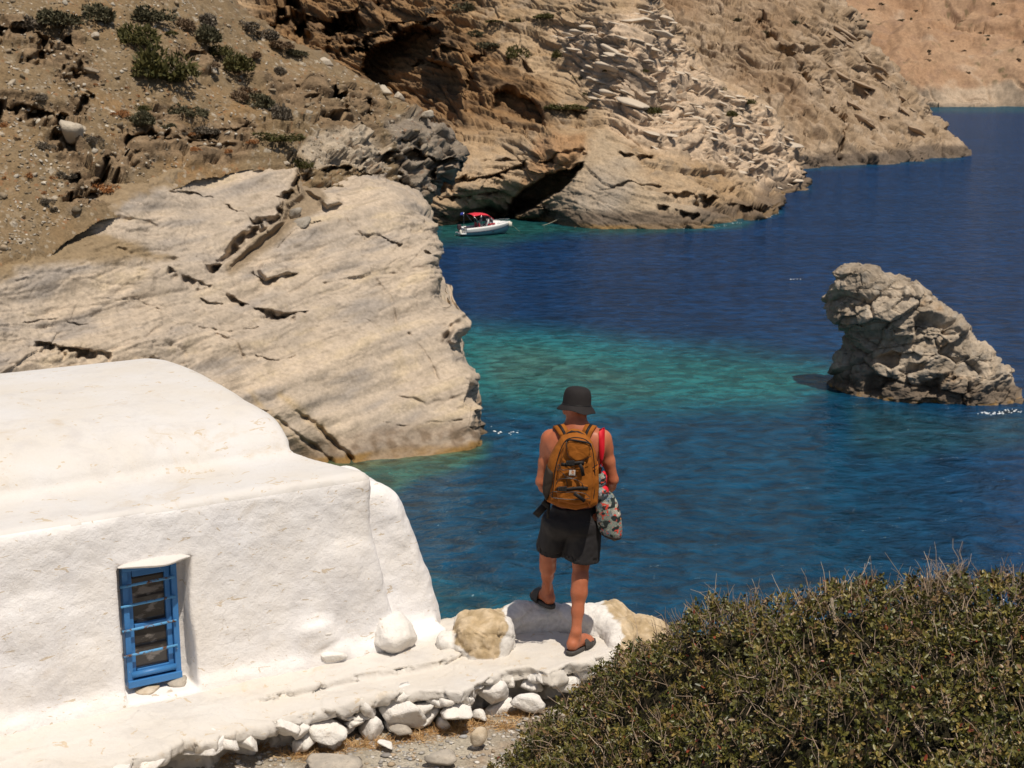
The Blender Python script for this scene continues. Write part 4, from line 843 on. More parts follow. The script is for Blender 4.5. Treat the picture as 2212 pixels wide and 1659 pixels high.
    for sgn in (-1, 1):
        mesh_any('canopy_pole', *tube([(-.75, sgn*1.0, .75), (-1.70, sgn*1.0, 1.9)], .018, 6), steel, root); mesh_any('canopy_pole', *tube([(-.75, sgn*1.0, .75), (-.9, sgn*1.0, 1.96)], .018, 6), steel, root); mesh_any('canopy_pole', *tube([(-.6, sgn*1.0, .78), (.15, sgn*.98, 1.72)], .018, 6), steel, root)
        mesh_any('bow_rail', *tube([(.9, sgn*.85, .95), (1.2, sgn*.78, 1.22), (1.9, sgn*.5, 1.3), (2.5, sgn*.15, 1.35), (2.7, 0, 1.36)], .018, 6), steel, root)
    # outboard
    m = mesh_any('outboard_motor', *join([boxv((-2.85, .1, .75), (.42, .34, .5)), boxv((-2.85, .1, .30), (.2, .16, .55))]), dark, root, False, .08); mesh_any('propeller_leg', *boxv((-2.87, .1, -.15), (.2, .07, .5)), white, m, False, .02)
    mesh_any('ladder', *join([tube([(-2.66, -.5+d, .2), (-2.66, -.5+d, .75)], .02, 6) for d in (0, .3)]+[tube([(-2.66, -.5, z), (-2.66, -.2, z)], .015, 6) for z in (.35, .55)]), steel, root)
    for i, (xx, yy, zz) in enumerate([(2.5, -.35, .85), (2.75, -.15, .8), (-2.95, -.5, .25)]):
        f = mesh_any('fender', *tube([(xx, yy, zz-.25), (xx, yy, zz-.2), (xx, yy, zz+.2), (xx, yy, zz+.25)], [.06, .11, .11, .05], 10), fen, root)
    mesh_any('flag_pole', *tube([(-2.0, .9, .7), (-2.05, .9, 2.15)], .012, 6), steel, root)
    X, Z = np.meshgrid(np.linspace(0, .34, 8), np.linspace(0, .24, 6), indexing='ij'); q = np.stack([-2.06-X, .9+.05*np.sin(X*14), 1.88+Z-.15*X], -1); fl = mesh_any('flag', *strip2(q), flag, root); fl.modifiers.new('t', 'SOLIDIFY').thickness = .006
    return root
BOAT = build_boat()
ROPE = simple('mooring_rope', (.40, .36, .26), .8, var=.2, scale=20)
def rope(pts, lab, r=.03):
    P = np.array(pts); t = np.linspace(0, 1, 24)[:, None]; base = np.stack([np.interp(t[:, 0], np.linspace(0, 1, len(P)), P[:, i]) for i in range(3)], -1); base[:, 2] -= .25*np.sin(t[:, 0]*np.pi)
    o = mesh_any('mooring_rope', *tube(base-base[0], r, 6), ROPE); o.location = VV(base[0]); tag(o, lab, 'rope', 'mooring ropes of the boat')
bm_ = BOAT.matrix_basis
sp = bm_ @ Vector((-2.45, -.6, .55)); bp = bm_ @ Vector((2.7, 0, .9))
q = at_patch(COVE, 1200, 470)[0]
rope([tuple(sp), tuple(Wz(972, 508, -.05))], 'slack mooring rope running from the boat stern down into the water')
rope([tuple(q), tuple(Wz(1151, 488, -.05))], 'mooring rope tied to the cove rock and dipping into the water')
rope([tuple(bp), tuple(Wz(1128, 498, .02)), tuple(Wz(1151, 488, -.05))], 'thin rope trailing on the water ahead of the bow', .02)
print('boat', time.time()-T0)
# ------------------------------------------------------------------ whitewash materials
ZT = 13.9                                            # chapel terrace, metres above the sea
def whitewash(name, base=(.80, .775, .745), stain=(.52, .40, .25), amt=.5, scale=3.0, lump=.02, chips=True, craze=.35):
    m, nt, b = newmat(name)
    tc = nt.nodes.new('ShaderNodeTexCoord').outputs['Object']
    c = mixc(nt, ramp(nt, noise_out(nt, 1.6, 5, .6, tc), [(.35, 0.), (.7, 1.)]), base, tuple(x*y for x, y in zip(base, (.97, .93, .86))))
    c = mixc(nt, ramp(nt, noise_out(nt, 2.3, 6, .7, tc, .3, stretch=((1.6, 1.6, .45), (0, 0, 0))), [(.52, 0.), (.72, .55)]), c, tuple(x*y for x, y in zip(base, (.80, .78, .77))))
    st = ramp(nt, noise_out(nt, scale, 7, .72, tc, .6), [(.58, 0.), (.72, amt)])
    c = mixc(nt, st, c, stain)
    if chips:                                        # small flakes where the lime has come off
        f = noise_out(nt, 17., 4, .62, tc, 1.1, stretch=((.55, .55, 1.6), (0, 0, .3)))
        fm = ramp(nt, f, [(.640, 0.), (.66, .75)])
        c = mixc(nt, fm, c, (.55, .44, .30))
    # crazed, flaking lime: thin crack lines inside worn patches
    vo = nt.nodes.new('ShaderNodeTexVoronoi'); vo.feature = 'DISTANCE_TO_EDGE'; vo.inputs['Scale'].default_value = 7.0
    dz = nt.nodes.new('ShaderNodeVectorMath'); dz.operation = 'MULTIPLY_ADD'; nz_ = nt.nodes.new('ShaderNodeTexNoise'); nz_.inputs['Scale'].default_value = 5.0; nz_.inputs['Detail'].default_value = 4; nt.links.new(tc, nz_.inputs['Vector'])
    nt.links.new(nz_.outputs['Color'], dz.inputs[0]); dz.inputs[1].default_value = (.25, .25, .25); nt.links.new(tc, dz.inputs[2]); nt.links.new(dz.outputs[0], vo.inputs['Vector'])
    ln = ramp(nt, vo.outputs['Distance'], [(.003, craze), (.010, 0.)]); wn = ramp(nt, noise_out(nt, 1.9, 4, .6, tc), [(.60, 0.), (.66, 1.)])
    mu = nt.nodes.new('ShaderNodeMath'); mu.operation = 'MULTIPLY'; nt.links.new(ln, mu.inputs[0]); nt.links.new(wn, mu.inputs[1])
    c = mixc(nt, mu.outputs[0], c, (.45, .38, .30))
    nt.links.new(c, b.inputs['Base Color']); b.inputs['Roughness'].default_value = .92; b.inputs['Specular IOR Level'].default_value = .15
    nb_ = nt.nodes.new('ShaderNodeBump'); nb_.invert = True; nb_.inputs['Strength'].default_value = .6; nb_.inputs['Distance'].default_value = .006; nt.links.new(mu.outputs[0], nb_.inputs['Height'])
    ch = bump(nt, b, noise_out(nt, 7., 5, .6, tc), .8, lump*.8, nb_.outputs[0]); ch = bump(nt, b, noise_out(nt, 24., 6, .68, tc), .9, lump*.75, ch); bump(nt, b, noise_out(nt, 90., 3, .6, tc), .6, .0025, ch)
    return m
WALLW = whitewash('wall_whitewash_lifted', (.83, .815, .815), amt=.30, lump=.012); ROOFW = whitewash('roof_whitewash_dimmed', (.675, .655, .635), amt=.45, scale=2.2, lump=.008, craze=0.0); FLOORW = whitewash('terrace_whitewash', (.655, .625, .585), (.62, .46, .27), .45, 3.2, .012, craze=.1); STONEW = whitewash('stone_whitewash', (.80, .78, .755), (.50, .38, .25), .55, 7., .022, craze=0.)  # chapel lime in two tones: roof darkened against full sun, wall lightened

# ------------------------------------------------------------------ chapel (local axes: a along the front wall, n outwards, z up)
CR = Wz(940, 1372, ZT); CE = Wz(940, 1372, ZT)-Wz(0, 1578, ZT); CE = CE/np.linalg.norm(CE); CN = np.array([CE[1], -CE[0], 0.])
CANG = math.atan2(CE[1], CE[0])
def chap(a, n, z): return CR+CE*a+CN*n+np.array([0, 0, z])
def build_chapel():
    root = empty('chapel', VV(CR), 'small whitewashed chapel with a vaulted roof and one blue window', 'chapel'); root.rotation_euler = (0, 0, CANG)
    # in root's own axes x=a, y=-n, z
    vol = Vol((-4.6, -.30, -.75), (.40, 4.0, 1.75), .021)
    def body(x, y, z):
        bat = .035*(1.2-z)                                     # battered wall
        right = -.44+.22*np.clip((.9-z)/.9, 0, 1.3)**1.6-.36*np.clip(y-.08, 0, .6)-.60*np.clip(y-.60, 0, .5)
        l = 0
        qx = np.maximum(x-right, -6-x); qy = np.maximum(-y-bat, y-3.9); qz = z-1.19+.012*np.sin(x*1.7)
        r = .07
        ox, oy, oz = np.maximum(qx+r, 0), np.maximum(qy+r, 0), np.maximum(qz+r, 0)
        return np.sqrt(ox*ox+oy*oy+oz*oz)+np.minimum(np.maximum(np.maximum(qx, qy), qz)+r, 0)-r+l
    lo, hi = vol.lo, vol.lo+vol.n*vol.h
    vol.add(body, lo, hi, .01)
    def vault(x, y, z):
        yc, w, h = 2.10, 1.45, .350; pw = 2.8
        t = (np.abs((y-yc)/w)**pw+np.abs(np.maximum(z-1.16, 0)/h)**pw)**(1/pw)
        d = (t-1)*np.where(t > .05, .47, .47)
        e = x+.46+.36*np.clip(y-.08, 0, .6)+.16*np.clip(y-.68, 0, .7)-.08+.10*np.clip((1.38-z)/.2, 0, 1); k = .08+.16*np.clip((z-1.2)/.25, 0, 1); hh = np.maximum(k-np.abs(d-e), 0)/k
        return np.maximum(d, e)+hh*hh*k*.25
    vol.add(vault, (-4.6, .3, -.75), hi, .06)
    def apse(x, y, z):
        right = -.19+.33*np.sin(np.clip((1.06-z)/1.0, 0, 1.0)*1.35)
        qx = np.maximum(x-right, -1.2-x); qy = np.maximum(.20-y-.10*np.clip(1-z, 0, 1), y-.80); qz = z-1.06+.10*np.clip(x+.35, 0, .4); r = .13
        ox, oy, oz = np.maximum(qx+r, 0), np.maximum(qy+r, 0), np.maximum(qz+r, 0)
        return np.sqrt(ox*ox+oy*oy+oz*oz)+np.minimum(np.maximum(np.maximum(qx, qy), qz)+r, 0)-r
    vol.add(apse, (-1.5, -.1, -.75), hi, .05)
    # bulges of the rubble inside the plaster
    for c, rr in (((-.88, -.03, .235), (.11, .055, .05)), ((-.80, -.03, .16), (.07, .05, .03)), ((-.74, -.04, .06), (.06, .055, .05)), ((-.93, -.02, .12), (.07, .05, .06)), ((-2.5, .0, .3), (.25, .05, .14)), ((-2.6, .0, .6), (.2, .045, .15)), ((-.62, -.01, .55), (.2, .04, .2))):
        vol.ell(c, rr, .07)
    # skirt where the plaster runs out onto the terrace
    vol.add(lambda x, y, z: np.sqrt(np.maximum(-.02-y, 0)**2+np.maximum(z-.0, 0)**2)-.05+0*x, (-4.6, -.3, -.2), (.05, .3, .3), .09)
    # window niche
    def niche(x, y, z):
        l = -2.115+.03*(z < .3)*(.3-z); rt = -1.675+.012*np.sin(z*9); q = np.maximum(np.maximum(l-x, x-rt), np.maximum(.02-z, z-.855)); return np.maximum(q, y-.14)
    vol.add(niche, (-2.3, -.3, -.1), (-1.5, .25, 1.0), .022, 's')
    V, F = vol.mesh()
    P = V.copy(); N = vnormals(V, F); up = sstep(.3, .8, N[:, 2]); win = sstep(.30, .36, np.maximum(np.abs(P[:, 0]+1.9), np.abs(P[:, 2]-.44)*.8))
    ap = sstep(-.45, -.3, P[:, 0])*sstep(.1, .2, P[:, 1])
    d = (.018*fbm(P*2.1, 2)+.008*fbm(P*5+8, 2)+.008*fbm(P*13+3, 3))*(1-.75*up)*(.25+.75*win)+ap*.05*fbm(P*2.6+5, 3); V = V+N*d[:, None]
    o = mesh_np('masonry', V, F, WALLW, root); o.data.materials.append(ROOFW)
    cz = V[F].mean(1); e1 = V[F[:, 1]]-V[F[:, 0]]; e2 = V[F[:, 2]]-V[F[:, 0]]; nn = np.cross(e1, e2); nn /= np.linalg.norm(nn, axis=1)[:, None]+1e-12
    o.data.polygons.foreach_set('material_index', (cz[:, 2] > 1.155).astype(np.int32))  # sun-dimmed tone above the wall top, lightened tone below
    # lintel slab over the window
    P, F = stone_geo((.235, .08, .026), 77, 40, 4, .02, .12); li = mesh_np('lintel', P, F, ROOFW, root); li.location = (-1.885, -.035, .862)
    # embedded boulder at the wall foot
    P, F = stone_geo((.18, .15, .15), 78, 26, 4, .13, .10, (.78, 1.0)); bo = mesh_np('boulder', P, F, STONEW, root); bo.location = (-.33, -.035, .085); bo.rotation_euler = (.2, -.15, .3)
    P, F = stone_geo((.10, .06, .055), 79, 10, 4, .05); bo = mesh_np('stone', P, F, STONEW, root); bo.location = (-.78, -.075, .045)
    P, F = stone_geo((.12, .05, .035), 80, 10, 4, .05); bo = mesh_np('stone', P, F, STONEW, root); bo.location = (-.88, -.055, .20); bo.rotation_euler = (0, -.2, 0)
    # ---- window
    blue, nt, b = newmat('blue_window_paint'); tc = nt.nodes.new('ShaderNodeTexCoord').outputs['Object']
    c = mixc(nt, noise_out(nt, 9., 5, .6, tc), (.03, .15, .38), (.055, .215, .49)); c = mixc(nt, ramp(nt, noise_out(nt, 30., 5, .7, tc), [(.66, 0.), (.70, .8)]), c, (.42, .44, .42)); nt.links.new(c, b.inputs['Base Color']); b.inputs['Roughness'].default_value = .45
    bump(nt, b, noise_out(nt, 60., 4, .6, tc), .5, .003)
    rusty, nt, b = newmat('rusty_blue_bar'); tc = nt.nodes.new('ShaderNodeTexCoord').outputs['Object']
    c = mixc(nt, ramp(nt, noise_out(nt, 28., 5, .7, tc), [(.50, 0.), (.58, 1.)]), (.10, .32, .58), (.13, .055, .022)); nt.links.new(c, b.inputs['Base Color']); b.inputs['Roughness'].default_value = .7; bump(nt, b, noise_out(nt, 80., 3), .6, .004)
    pane, nt, b = newmat('window_pane'); b.inputs['Base Color'].default_value = (.075, .058, .048, 1); b.inputs['Roughness'].default_value = .06
    c = mixc(nt, ramp(nt, noise_out(nt, 7., 4, .6, stretch=((1, 1, 2.2), (0, .3, 0))), [(.52, 0.), (.6, 1.)]), (.040, .035, .032), (.17, .15, .135)); nt.links.new(c, b.inputs['Base Color'])
    w = bpy.data.objects.new('window', None); COL.objects.link(w); w.parent = root; w.location = (-1.905, .095, .06)
    x0, x1, z0, z1 = -.165, .172, .0, .775
    fr = [boxv(((x0+x1)/2, 0, z1-.02), (x1-x0, .06, .04)), boxv((x0+.018, 0, (z0+z1)/2), (.036, .058, z1-z0-.08)), boxv((x1-.018, 0, (z0+z1)/2), (.036, .058, z1-z0-.08)), boxv(((x0+x1)/2, -.006, z0+.022), (x1-x0, .075, .044))]
    mesh_any('frame', *join(fr), blue, w, False, .004)
    sx0, sx1, sz0, sz1 = x0+.038, x1-.038, z0+.046, z1-.042
    sa = [boxv((sx0+.013, .012, (sz0+sz1)/2), (.026, .035, sz1-sz0)), boxv((sx1-.016, .012, (sz0+sz1)/2), (.032, .035, sz1-sz0)), boxv(((sx0+sx1)/2, .012, sz1-.022), (sx1-sx0-.060, .0345, .044)), boxv(((sx0+sx1)/2, .012, (sz0+sz1)/2-.02), (sx1-sx0-.060, .0345, .036)), boxv(((sx0+sx1)/2, .010, sz0+.028), (sx1-sx0-.060, .0385, .056))]
    mesh_any('sash', *join(sa), blue, w, False, .004)
    zm = (sz0+sz1)/2-.02
    for za, zb in ((sz0+.05, zm-.015), (zm+.015, sz1-.04)):
        mesh_any('pane', *boxv(((sx0+sx1)/2, .022, (za+zb)/2), (sx1-sx0-.05, .006, zb-za)), pane, w, False)
    mesh_any('drip_rail', *tube([(sx0-.01, -.022, sz0+.030), (sx1+.004, -.022, sz0+.030)], .020, 10), blue, w)
    for z in (.215, .375, .53, .655): mesh_any('iron_bar', *tube([(x0-.02, -.042, z-.004), (x0+.1, -.043, z), (x1-.022, -.042, z+.004)], .0085, 8), rusty, w)
    return root
build_chapel()

# ------------------------------------------------------------------ terrace, kerb and standing ledge
def ptsz(pl, z): return [tuple(Wz(u, v, z)[:2]) for u, v in pl]
KERB = [(-260, 1790), (0, 1720), (180, 1675), (242, 1655), (304, 1636), (350, 1625), (398, 1600), (470, 1600), (511, 1578), (580, 1556), (661, 1538), (758, 1512), (805, 1503), (866, 1490), (931, 1490), (995, 1500), (1033, 1476), (1086, 1452), (1136, 1448), (1185, 1462), (1215, 1450), (1260, 1436), (1310, 1424), (1345, 1405)]
def build_terrace():
    zk = ZT-.035
    outer = ptsz(KERB, zk)
    inner = [tuple((CR+CE*a-CN*.25)[:2]) for a in (.6, -4.4)]
    back = ptsz([(1340, 1370), (1100, 1362), (960, 1372)], ZT)
    poly = outer+back+inner
    P = np.array(poly); lo = np.array([P[:, 0].min()-.1, P[:, 1].min()-.1, ZT-.55]); hi = np.array([P[:, 0].max()+.1, P[:, 1].max()+.1, ZT+.12])
    lo[0] = max(lo[0], -3.9); lo[1] = max(lo[1], 6.6)
    h = .0145; vol = Vol(lo, hi, h)
    x = vol.lo[0]+h*np.arange(vol.n[0]); y = vol.lo[1]+h*np.arange(vol.n[1]); X, Y = np.meshgrid(x, y, indexing='ij')
    nz = np.stack([X, Y, 0*X], -1)
    wob = .05*fbm(nz*3.2, 3)+.030*fbm(nz*9, 3)
    d2 = pdist(X, Y, poly, True)+wob                                     # plan distance
    step = ptsz([(-300, 1705), (0, 1636), (174, 1598), (350, 1553), (480, 1524), (594, 1502), (700, 1478), (784, 1456), (905, 1437), (950, 1428), (985, 1415)], ZT-.01)
    ds, side = pdist(X, Y, step); near = np.where(side > 0, ds, -ds)                                 # which side of the step
    sg = np.sign(np.sum((np.array(step[4])-CR[:2])*CN[:2])); pr = (X-CR[0])*CN[0]+(Y-CR[1])*CN[1]
    # make 'near' negative on the wall side
    t = np.argmin(np.hypot(X-CR[0]+CE[0]*1.5, Y-CR[1]+CE[1]*1.5)); 
    if near.ravel()[t] > 0: near = -near
    gapm = np.clip(perlin(np.stack([X*1.3, Y*1.3, 0*X+4], -1))*2.2+.55, 0.08, 1)
    top = ZT-.055*gapm*sstep(-.008, .012, near+.02*perlin(nz*4))+.020*gapm*sstep(.02, .45, near)+.012*fbm(nz*1.7, 3)+.006*fbm(nz*6, 2)
    tail = sstep(.1, .6, X-Wz(1000, 1440, ZT)[0]); top = top*(1-tail)+(ZT+.006*fbm(nz*6, 2))*tail
    Z = vol.lo[2]+h*np.arange(vol.n[2])
    und = .05+.06*perlin(nz*2.3+8)
    for k, z in enumerate(Z):
        dd = d2+np.clip((ZT-.10-z)/.08, 0, 1)*(.14+und)                      # undercut face behind the stones
        q = z-top; r = .03
        vol.f[:, :, k] = np.sqrt(np.maximum(dd+r, 0)**2+np.maximum(q+r, 0)**2)+np.minimum(np.maximum(dd, q)+r, 0)-r
    V, F = vol.mesh(); N = vnormals(V, F); sd_ = 1-.8*sstep(.5, .9, N[:, 2]); V = V+N*(sd_*(.024*fbm(V*7, 3)+.010*fbm(V*24, 2)+.045*blocky(V, .4, .1, 5., 9., 97, .05)))[:, None]
    o = mesh_np('terrace', V, F, FLOORW); o['kind'] = 'structure'
    return o
TERR = build_terrace()

EARTHROCK = None
def build_ledge():
    h = .011; c = Wz(1180, 1380, ZT)
    vol = Vol((c[0]-1.0, c[1]-.6, ZT-.75), (c[0]+.85, c[1]+.75, ZT+.42), h)
    lo, hi = vol.lo, vol.lo+vol.n*h
    g = lambda u, v, z: Wz(u, v, ZT+z)
    # back rim
    def nz(x, y, z): return 0.0
    def capsule(a, b, r1, r2):
        e = b-a; L = (e*e).sum()
        def fn(x, y, z):
            t = np.clip(((x-a[0])*e[0]+(y-a[1])*e[1]+(z-a[2])*e[2])/L, 0, 1)
            return np.sqrt((x-a[0]-t*e[0])**2+(y-a[1]-t*e[1])**2+.8*(z-a[2]-t*e[2])**2)-(r1+(r2-r1)*t)+nz(x, y, z)
        return fn
    rim = [(g(1080, 1352, .05), .10), (g(1120, 1341, .045), .10), (g(1200, 1337, .045), .10), (g(1262, 1340, .04), .105), (g(1310, 1354, .02), .11), (g(1342, 1385, -.02), .12), (g(1340, 1425, -.08), .10)]
    for (a, r1), (b, r2) in zip(rim[:-1], rim[1:]): vol.add(capsule(a, b, r1, r2), lo, hi, .05)
    # floor fill and outer cliff lump
    vol.ell(g(1200, 1385, -.22), (.62, .34, .205), .05)
    vol.ell(g(1310, 1390, -.32), (.30, .36, .30), .08); vol.ell(g(1385, 1425, -.30), (.26, .25, .33), .06); vol.ell(g(1130, 1355, -.35), (.6, .32, .36), .08)
    # rough brown boulder on the left
    m = lambda x, y, z: nz(x, y, z)
    b0 = g(1042, 1376, .06)
    def boul(x, y, z):
        X, Y, Zz = (x-b0[0])/.195, (y-b0[1])/.17, (z-b0[2])/.145
        k = (np.abs(X)**3+np.abs(Y)**3+np.abs(Zz+.25*X*0)**3)**(1/3)
        return (k-1)*.16+1.3*nz(x, y, z)
    vol.add(boul, b0-.4, b0+.4, .03)
    s0 = g(968, 1388, .02); vol.ell(s0, (.075, .08, .07), .03); vol.ell(g(1085, 1400, -.03), (.10, .06, .05), .05); vol.ell(g(1040, 1425, -.06), (.14, .08, .07), .05)
    V, F = vol.mesh(); N = vnormals(V, F); b = blocky(V, .3, .2, 5.5, 8., 95); V = V+N*(.045*fbm(V*3.3, 3)+.022*fbm(V*9, 3)+.012*b)[:, None]
    n3 = fbm(V*4, 4); n5 = fbm(V*14+3, 3)
    u = V[:, 0]; x, y, z = V[:, 0], V[:, 1], V[:, 2]-CAMZ; dd = y*CP-z*SP; U = VW/2+FPX*x/dd; Vv = VH/2-FPX*(y*SP+z*CP)/dd
    white = C3(.72, .69, .645); tan = C3(.42, .315, .185); tan2 = C3(.58, .46, .31)
    bare = 1-sstep(-2, 2, pdist(U+22*n3, Vv+8*n5, [(982, 1345), (1000, 1300), (1085, 1300), (1096, 1350), (1082, 1385), (1075, 1425), (1015, 1420), (978, 1390)], True))
    bare = np.maximum(bare, 1-sstep(-2, 2, pdist(U+22*n3, Vv+16*n5, [(1295, 1290), (1325, 1335), (1352, 1372), (1342, 1405), (1318, 1450), (1335, 1520), (1500, 1600), (1500, 1290)], True)))
    bare = np.maximum(bare, sstep(ZT-.16, ZT-.26, V[:, 2]+.05*n3))
    c = lerp(np.broadcast_to(white, V.shape), lerp(tan, tan2, sstep(-.3, .4, n5)), bare)
    V = V+N*(.012*(n5+b*.5)*bare)[:, None]
    mat = vcol_mat('ledge_rock', (9., .10), ((14., .012), (55., .004)), fine2=(40., .12))
    o = mesh_np('rock_ledge', V, F, mat, col=c); tag(o, 'whitewashed rock ledge with bare tan edges under the standing man', 'rock')
    return o
build_ledge()

# kerb stones (single pieces of the terrace): u, v, w, h in px, tilt
KST = [(230, 1662, 90, 30, 0), (330, 1640, 80, 30, .1), (440, 1612, 90, 34, -.05), (497, 1606, 40, 36, .2), (540, 1606, 62, 44, .25), (566, 1580, 40, 34, .1), (610, 1562, 62, 44, -.2), (642, 1570, 40, 36, .1), (668, 1588, 54, 44, -.5),
  (712, 1568, 92, 40, .15), (742, 1546, 38, 16, 0), (768, 1558, 40, 20, .1), (790, 1530, 50, 44, .3), (803, 1572, 46, 56, 0), (786, 1545, 34, 18, .2), (722, 1598, 48, 34, .05), (696, 1602, 18, 26, 0), (750, 1580, 26, 20, -.2),
  (858, 1538, 108, 74, .25), (905, 1530, 60, 48, -.1), (917, 1552, 62, 48, -.15), (846, 1570, 46, 22, .1), (955, 1560, 34, 38, .2), (985, 1535, 66, 34, -.05), (940, 1518, 36, 26, .1), (960, 1508, 40, 18, 0), (880, 1500, 50, 24, 0), (1010, 1510, 30, 26, 0),
  (1062, 1500, 70, 62, .05), (1072, 1534, 66, 50, 0), (1100, 1468, 30, 26, .2), (1035, 1545, 34, 26, .3), (1148, 1478, 46, 34, .2), (1170, 1458, 40, 20, 0), (1150, 1460, 26, 20, .3), (1225, 1472, 50, 34, 0), (1268, 1456, 60, 36, 0), (1320, 1440, 60, 50, 0)]
ku = np.array([p[0] for p in KERB], float); kv = np.array([p[1] for p in KERB], float)
for i, (u, v, w, hh, t) in enumerate(KST):
    ve = np.interp(u, ku, kv); Y = float(Yz(ve, ZT-.035))+.05
    p = W(u, v, Y); sc = Y/FPX/CP
    stone('stone', p, (w*sc*.62, w*sc*.42+.05, hh*sc*.66), 500+i, STONEW, (.15*math.sin(i), t, .4*math.sin(i*2.1)+CANG*.6), parent=TERR, planes=10+i % 6, sub=4 if w > 60 else 3, rough=.10, soft=.025, hr=(.4, .95))
# ------------------------------------------------------------------ ground below the terrace
ZG = ZT-.30
def ground_z(x, y):
    base = ZG+.02*np.sin(x*2)+0*y
    rise = np.clip((7.4-y)/7.4, 0, 1)**1.3*2.6                         # path climbs to the viewpoint
    right = sstep(.9, 3.0, x)*.35*np.clip((9-y)/3, 0, 1)
    drop = np.maximum(y-9.75-.15*np.sin(x*1.7), 0)
    return base+rise+right-drop*1.25-np.maximum(x-5, 0)*.2
def build_ground():
    x = np.concatenate([np.linspace(-14, -3.5, 40), np.linspace(-3.45, 4.5, 130), np.linspace(4.6, 16, 40)]); y = np.concatenate([np.linspace(-3, 6.5, 60), np.linspace(6.53, 10.5, 70), np.linspace(10.6, 26, 60)])
    X, Y = np.meshgrid(x, y); Z = ground_z(X, Y); P = np.stack([X, Y, Z], -1)
    Z = Z+.10*fbm(P*.6, 3)*sstep(0, 3, np.abs(Y-8.3))+.014*fbm(P*5, 3)+.25*fbm(P*.8, 4)*sstep(9.8, 12, Y); P[..., 2] = Z
    n = fbm(P*1.6, 4); c = lerp(C3(.27, .225, .17), C3(.42, .375, .30), sstep(-.3, .35, n)); c = lerp(c, C3(.30, .16, .07), .6*sstep(.15, .5, fbm(P*3+9, 3)))
    c = lerp(c, C3(.74, .71, .66), .8*sstep(.0, .25, fbm(P*2.2+30, 3)+.25*(X < -1.0)-.2))
    m = vcol_mat('gravel_ground', (20., .3), ((30., .02), (90., .01)), fine2=(60., .25))
    o = mesh_np('gravel_ground', P, grid_faces(*X.shape)[:, ::-1], m, col=c); o['kind'] = 'structure'
    return o
build_ground()
def build_gravel():
    r = np.random.RandomState(9); n = 3600
    x = r.uniform(-2.6, 1.2, n); y = r.uniform(7.3, 9.0, n); z = ground_z(x, y)
    v0, f0 = ICO[1]; s = r.uniform(.006, .020, n)*np.where(r.rand(n) < .06, 1.9, 1); V = []; F = []; C = []
    pal = np.array([(.36, .34, .31), (.46, .43, .38), (.28, .26, .24), (.60, .56, .50), (.42, .33, .23), (.33, .33, .33)])
    for k in range(n):
        q = v0*np.array([1, r.uniform(.6, 1), r.uniform(.3, .55)])*(1+.22*r.normal(size=(len(v0), 1))*1); a = r.uniform(0, 6.28); ca, sa = math.cos(a), math.sin(a)
        q = np.stack([q[:, 0]*ca-q[:, 1]*sa, q[:, 0]*sa+q[:, 1]*ca, q[:, 2]], 1)*s[k]+[x[k], y[k], z[k]+s[k]*.2]
        V.append(q); F.append(f0+k*len(v0)); C.append(np.repeat(pal[r.randint(6)][None]*r.uniform(.8, 1.2), len(v0), 0))
    m = vcol_mat('pebbles', (40., .15), ((80., .002),)); o = mesh_np('gravel', np.concatenate(V), np.concatenate(F), m, col=np.concatenate(C), smooth=False); tag(o, kind='stuff'); o['label'] = 'loose grey and white gravel below the kerb'
build_gravel()
# loose stones lying about
TANROCK = rock_mat('tan_stone', (.44, .33, .20), (.66, .58, .47), 7., .008, 40., (.34, .25, .15)); SLATE = rock_mat('grey_stone', (.33, .30, .26), (.52, .46, .38), 14., .006, 60., (.24, .20, .16))
def lay(u, v, w, h, mat, lab, seed, rot, cat='stone', z=None, planes=13, grp='loose stones by the chapel'):
    zz = (ZG+.01) if z is None else z; p = Wz(u, v+h*.30, zz); sc = p[1]/FPX/CP; Y = p[1]
    q = np.array([p[0], p[1]+.02, zz+h*sc*.42]); o = stone('loose_stone', q, (w*sc*.52, w*sc*.38, h*sc*.52), seed, mat, rot, planes=planes, sub=3, rough=.07); tag(o, lab, cat, grp); return o
lay(1033, 1602, 44, 54, TANROCK, 'upright tan and white stone on the gravel beside the green bush', 601, (.1, .15, .3))
lay(1140, 1518, 76, 50, STONEW, 'rounded white stone below the kerb by the green bush', 602, (0, .2, .2), z=ZG+.05)
lay(645, 1612, 44, 34, STONEW, 'white stone fallen from the kerb onto dry grass', 603, (0, -.6, .2))
lay(325, 1493, 72, 20, TANROCK, 'flat tan stone lying under the blue window', 604, (0, -.1, CANG), z=ZT)
lay(386, 1478, 52, 32, SLATE, 'grey slab stone leaning at the right under the blue window', 605, (.5, -.1, CANG+.1), z=ZT)
lay(960, 1640, 90, 30, SLATE, 'half buried pale grey rock at the bottom edge beside the bush', 606, (0, 0, 0))
lay(720, 1655, 130, 26, SLATE, 'half buried whitish rock at the bottom edge, left', 607, (0, 0, 0))
lay(527, 1618, 56, 34, STONEW, 'white block at the kerb foot with a dry orange leaf', 608, (0, .2, .2))
lay(835, 1612, 44, 10, STONEW, 'thin white splinter stone on the gravel', 609, (0, .35, -.3))
lay(865, 1582, 60, 28, SLATE, 'dark grey stone in the shade under the kerb', 610, (0, 0, 0))
lay(1180, 1560, 40, 26, TANROCK, 'tan stone half hidden by the left edge of the bush', 611, (0, .2, .4))
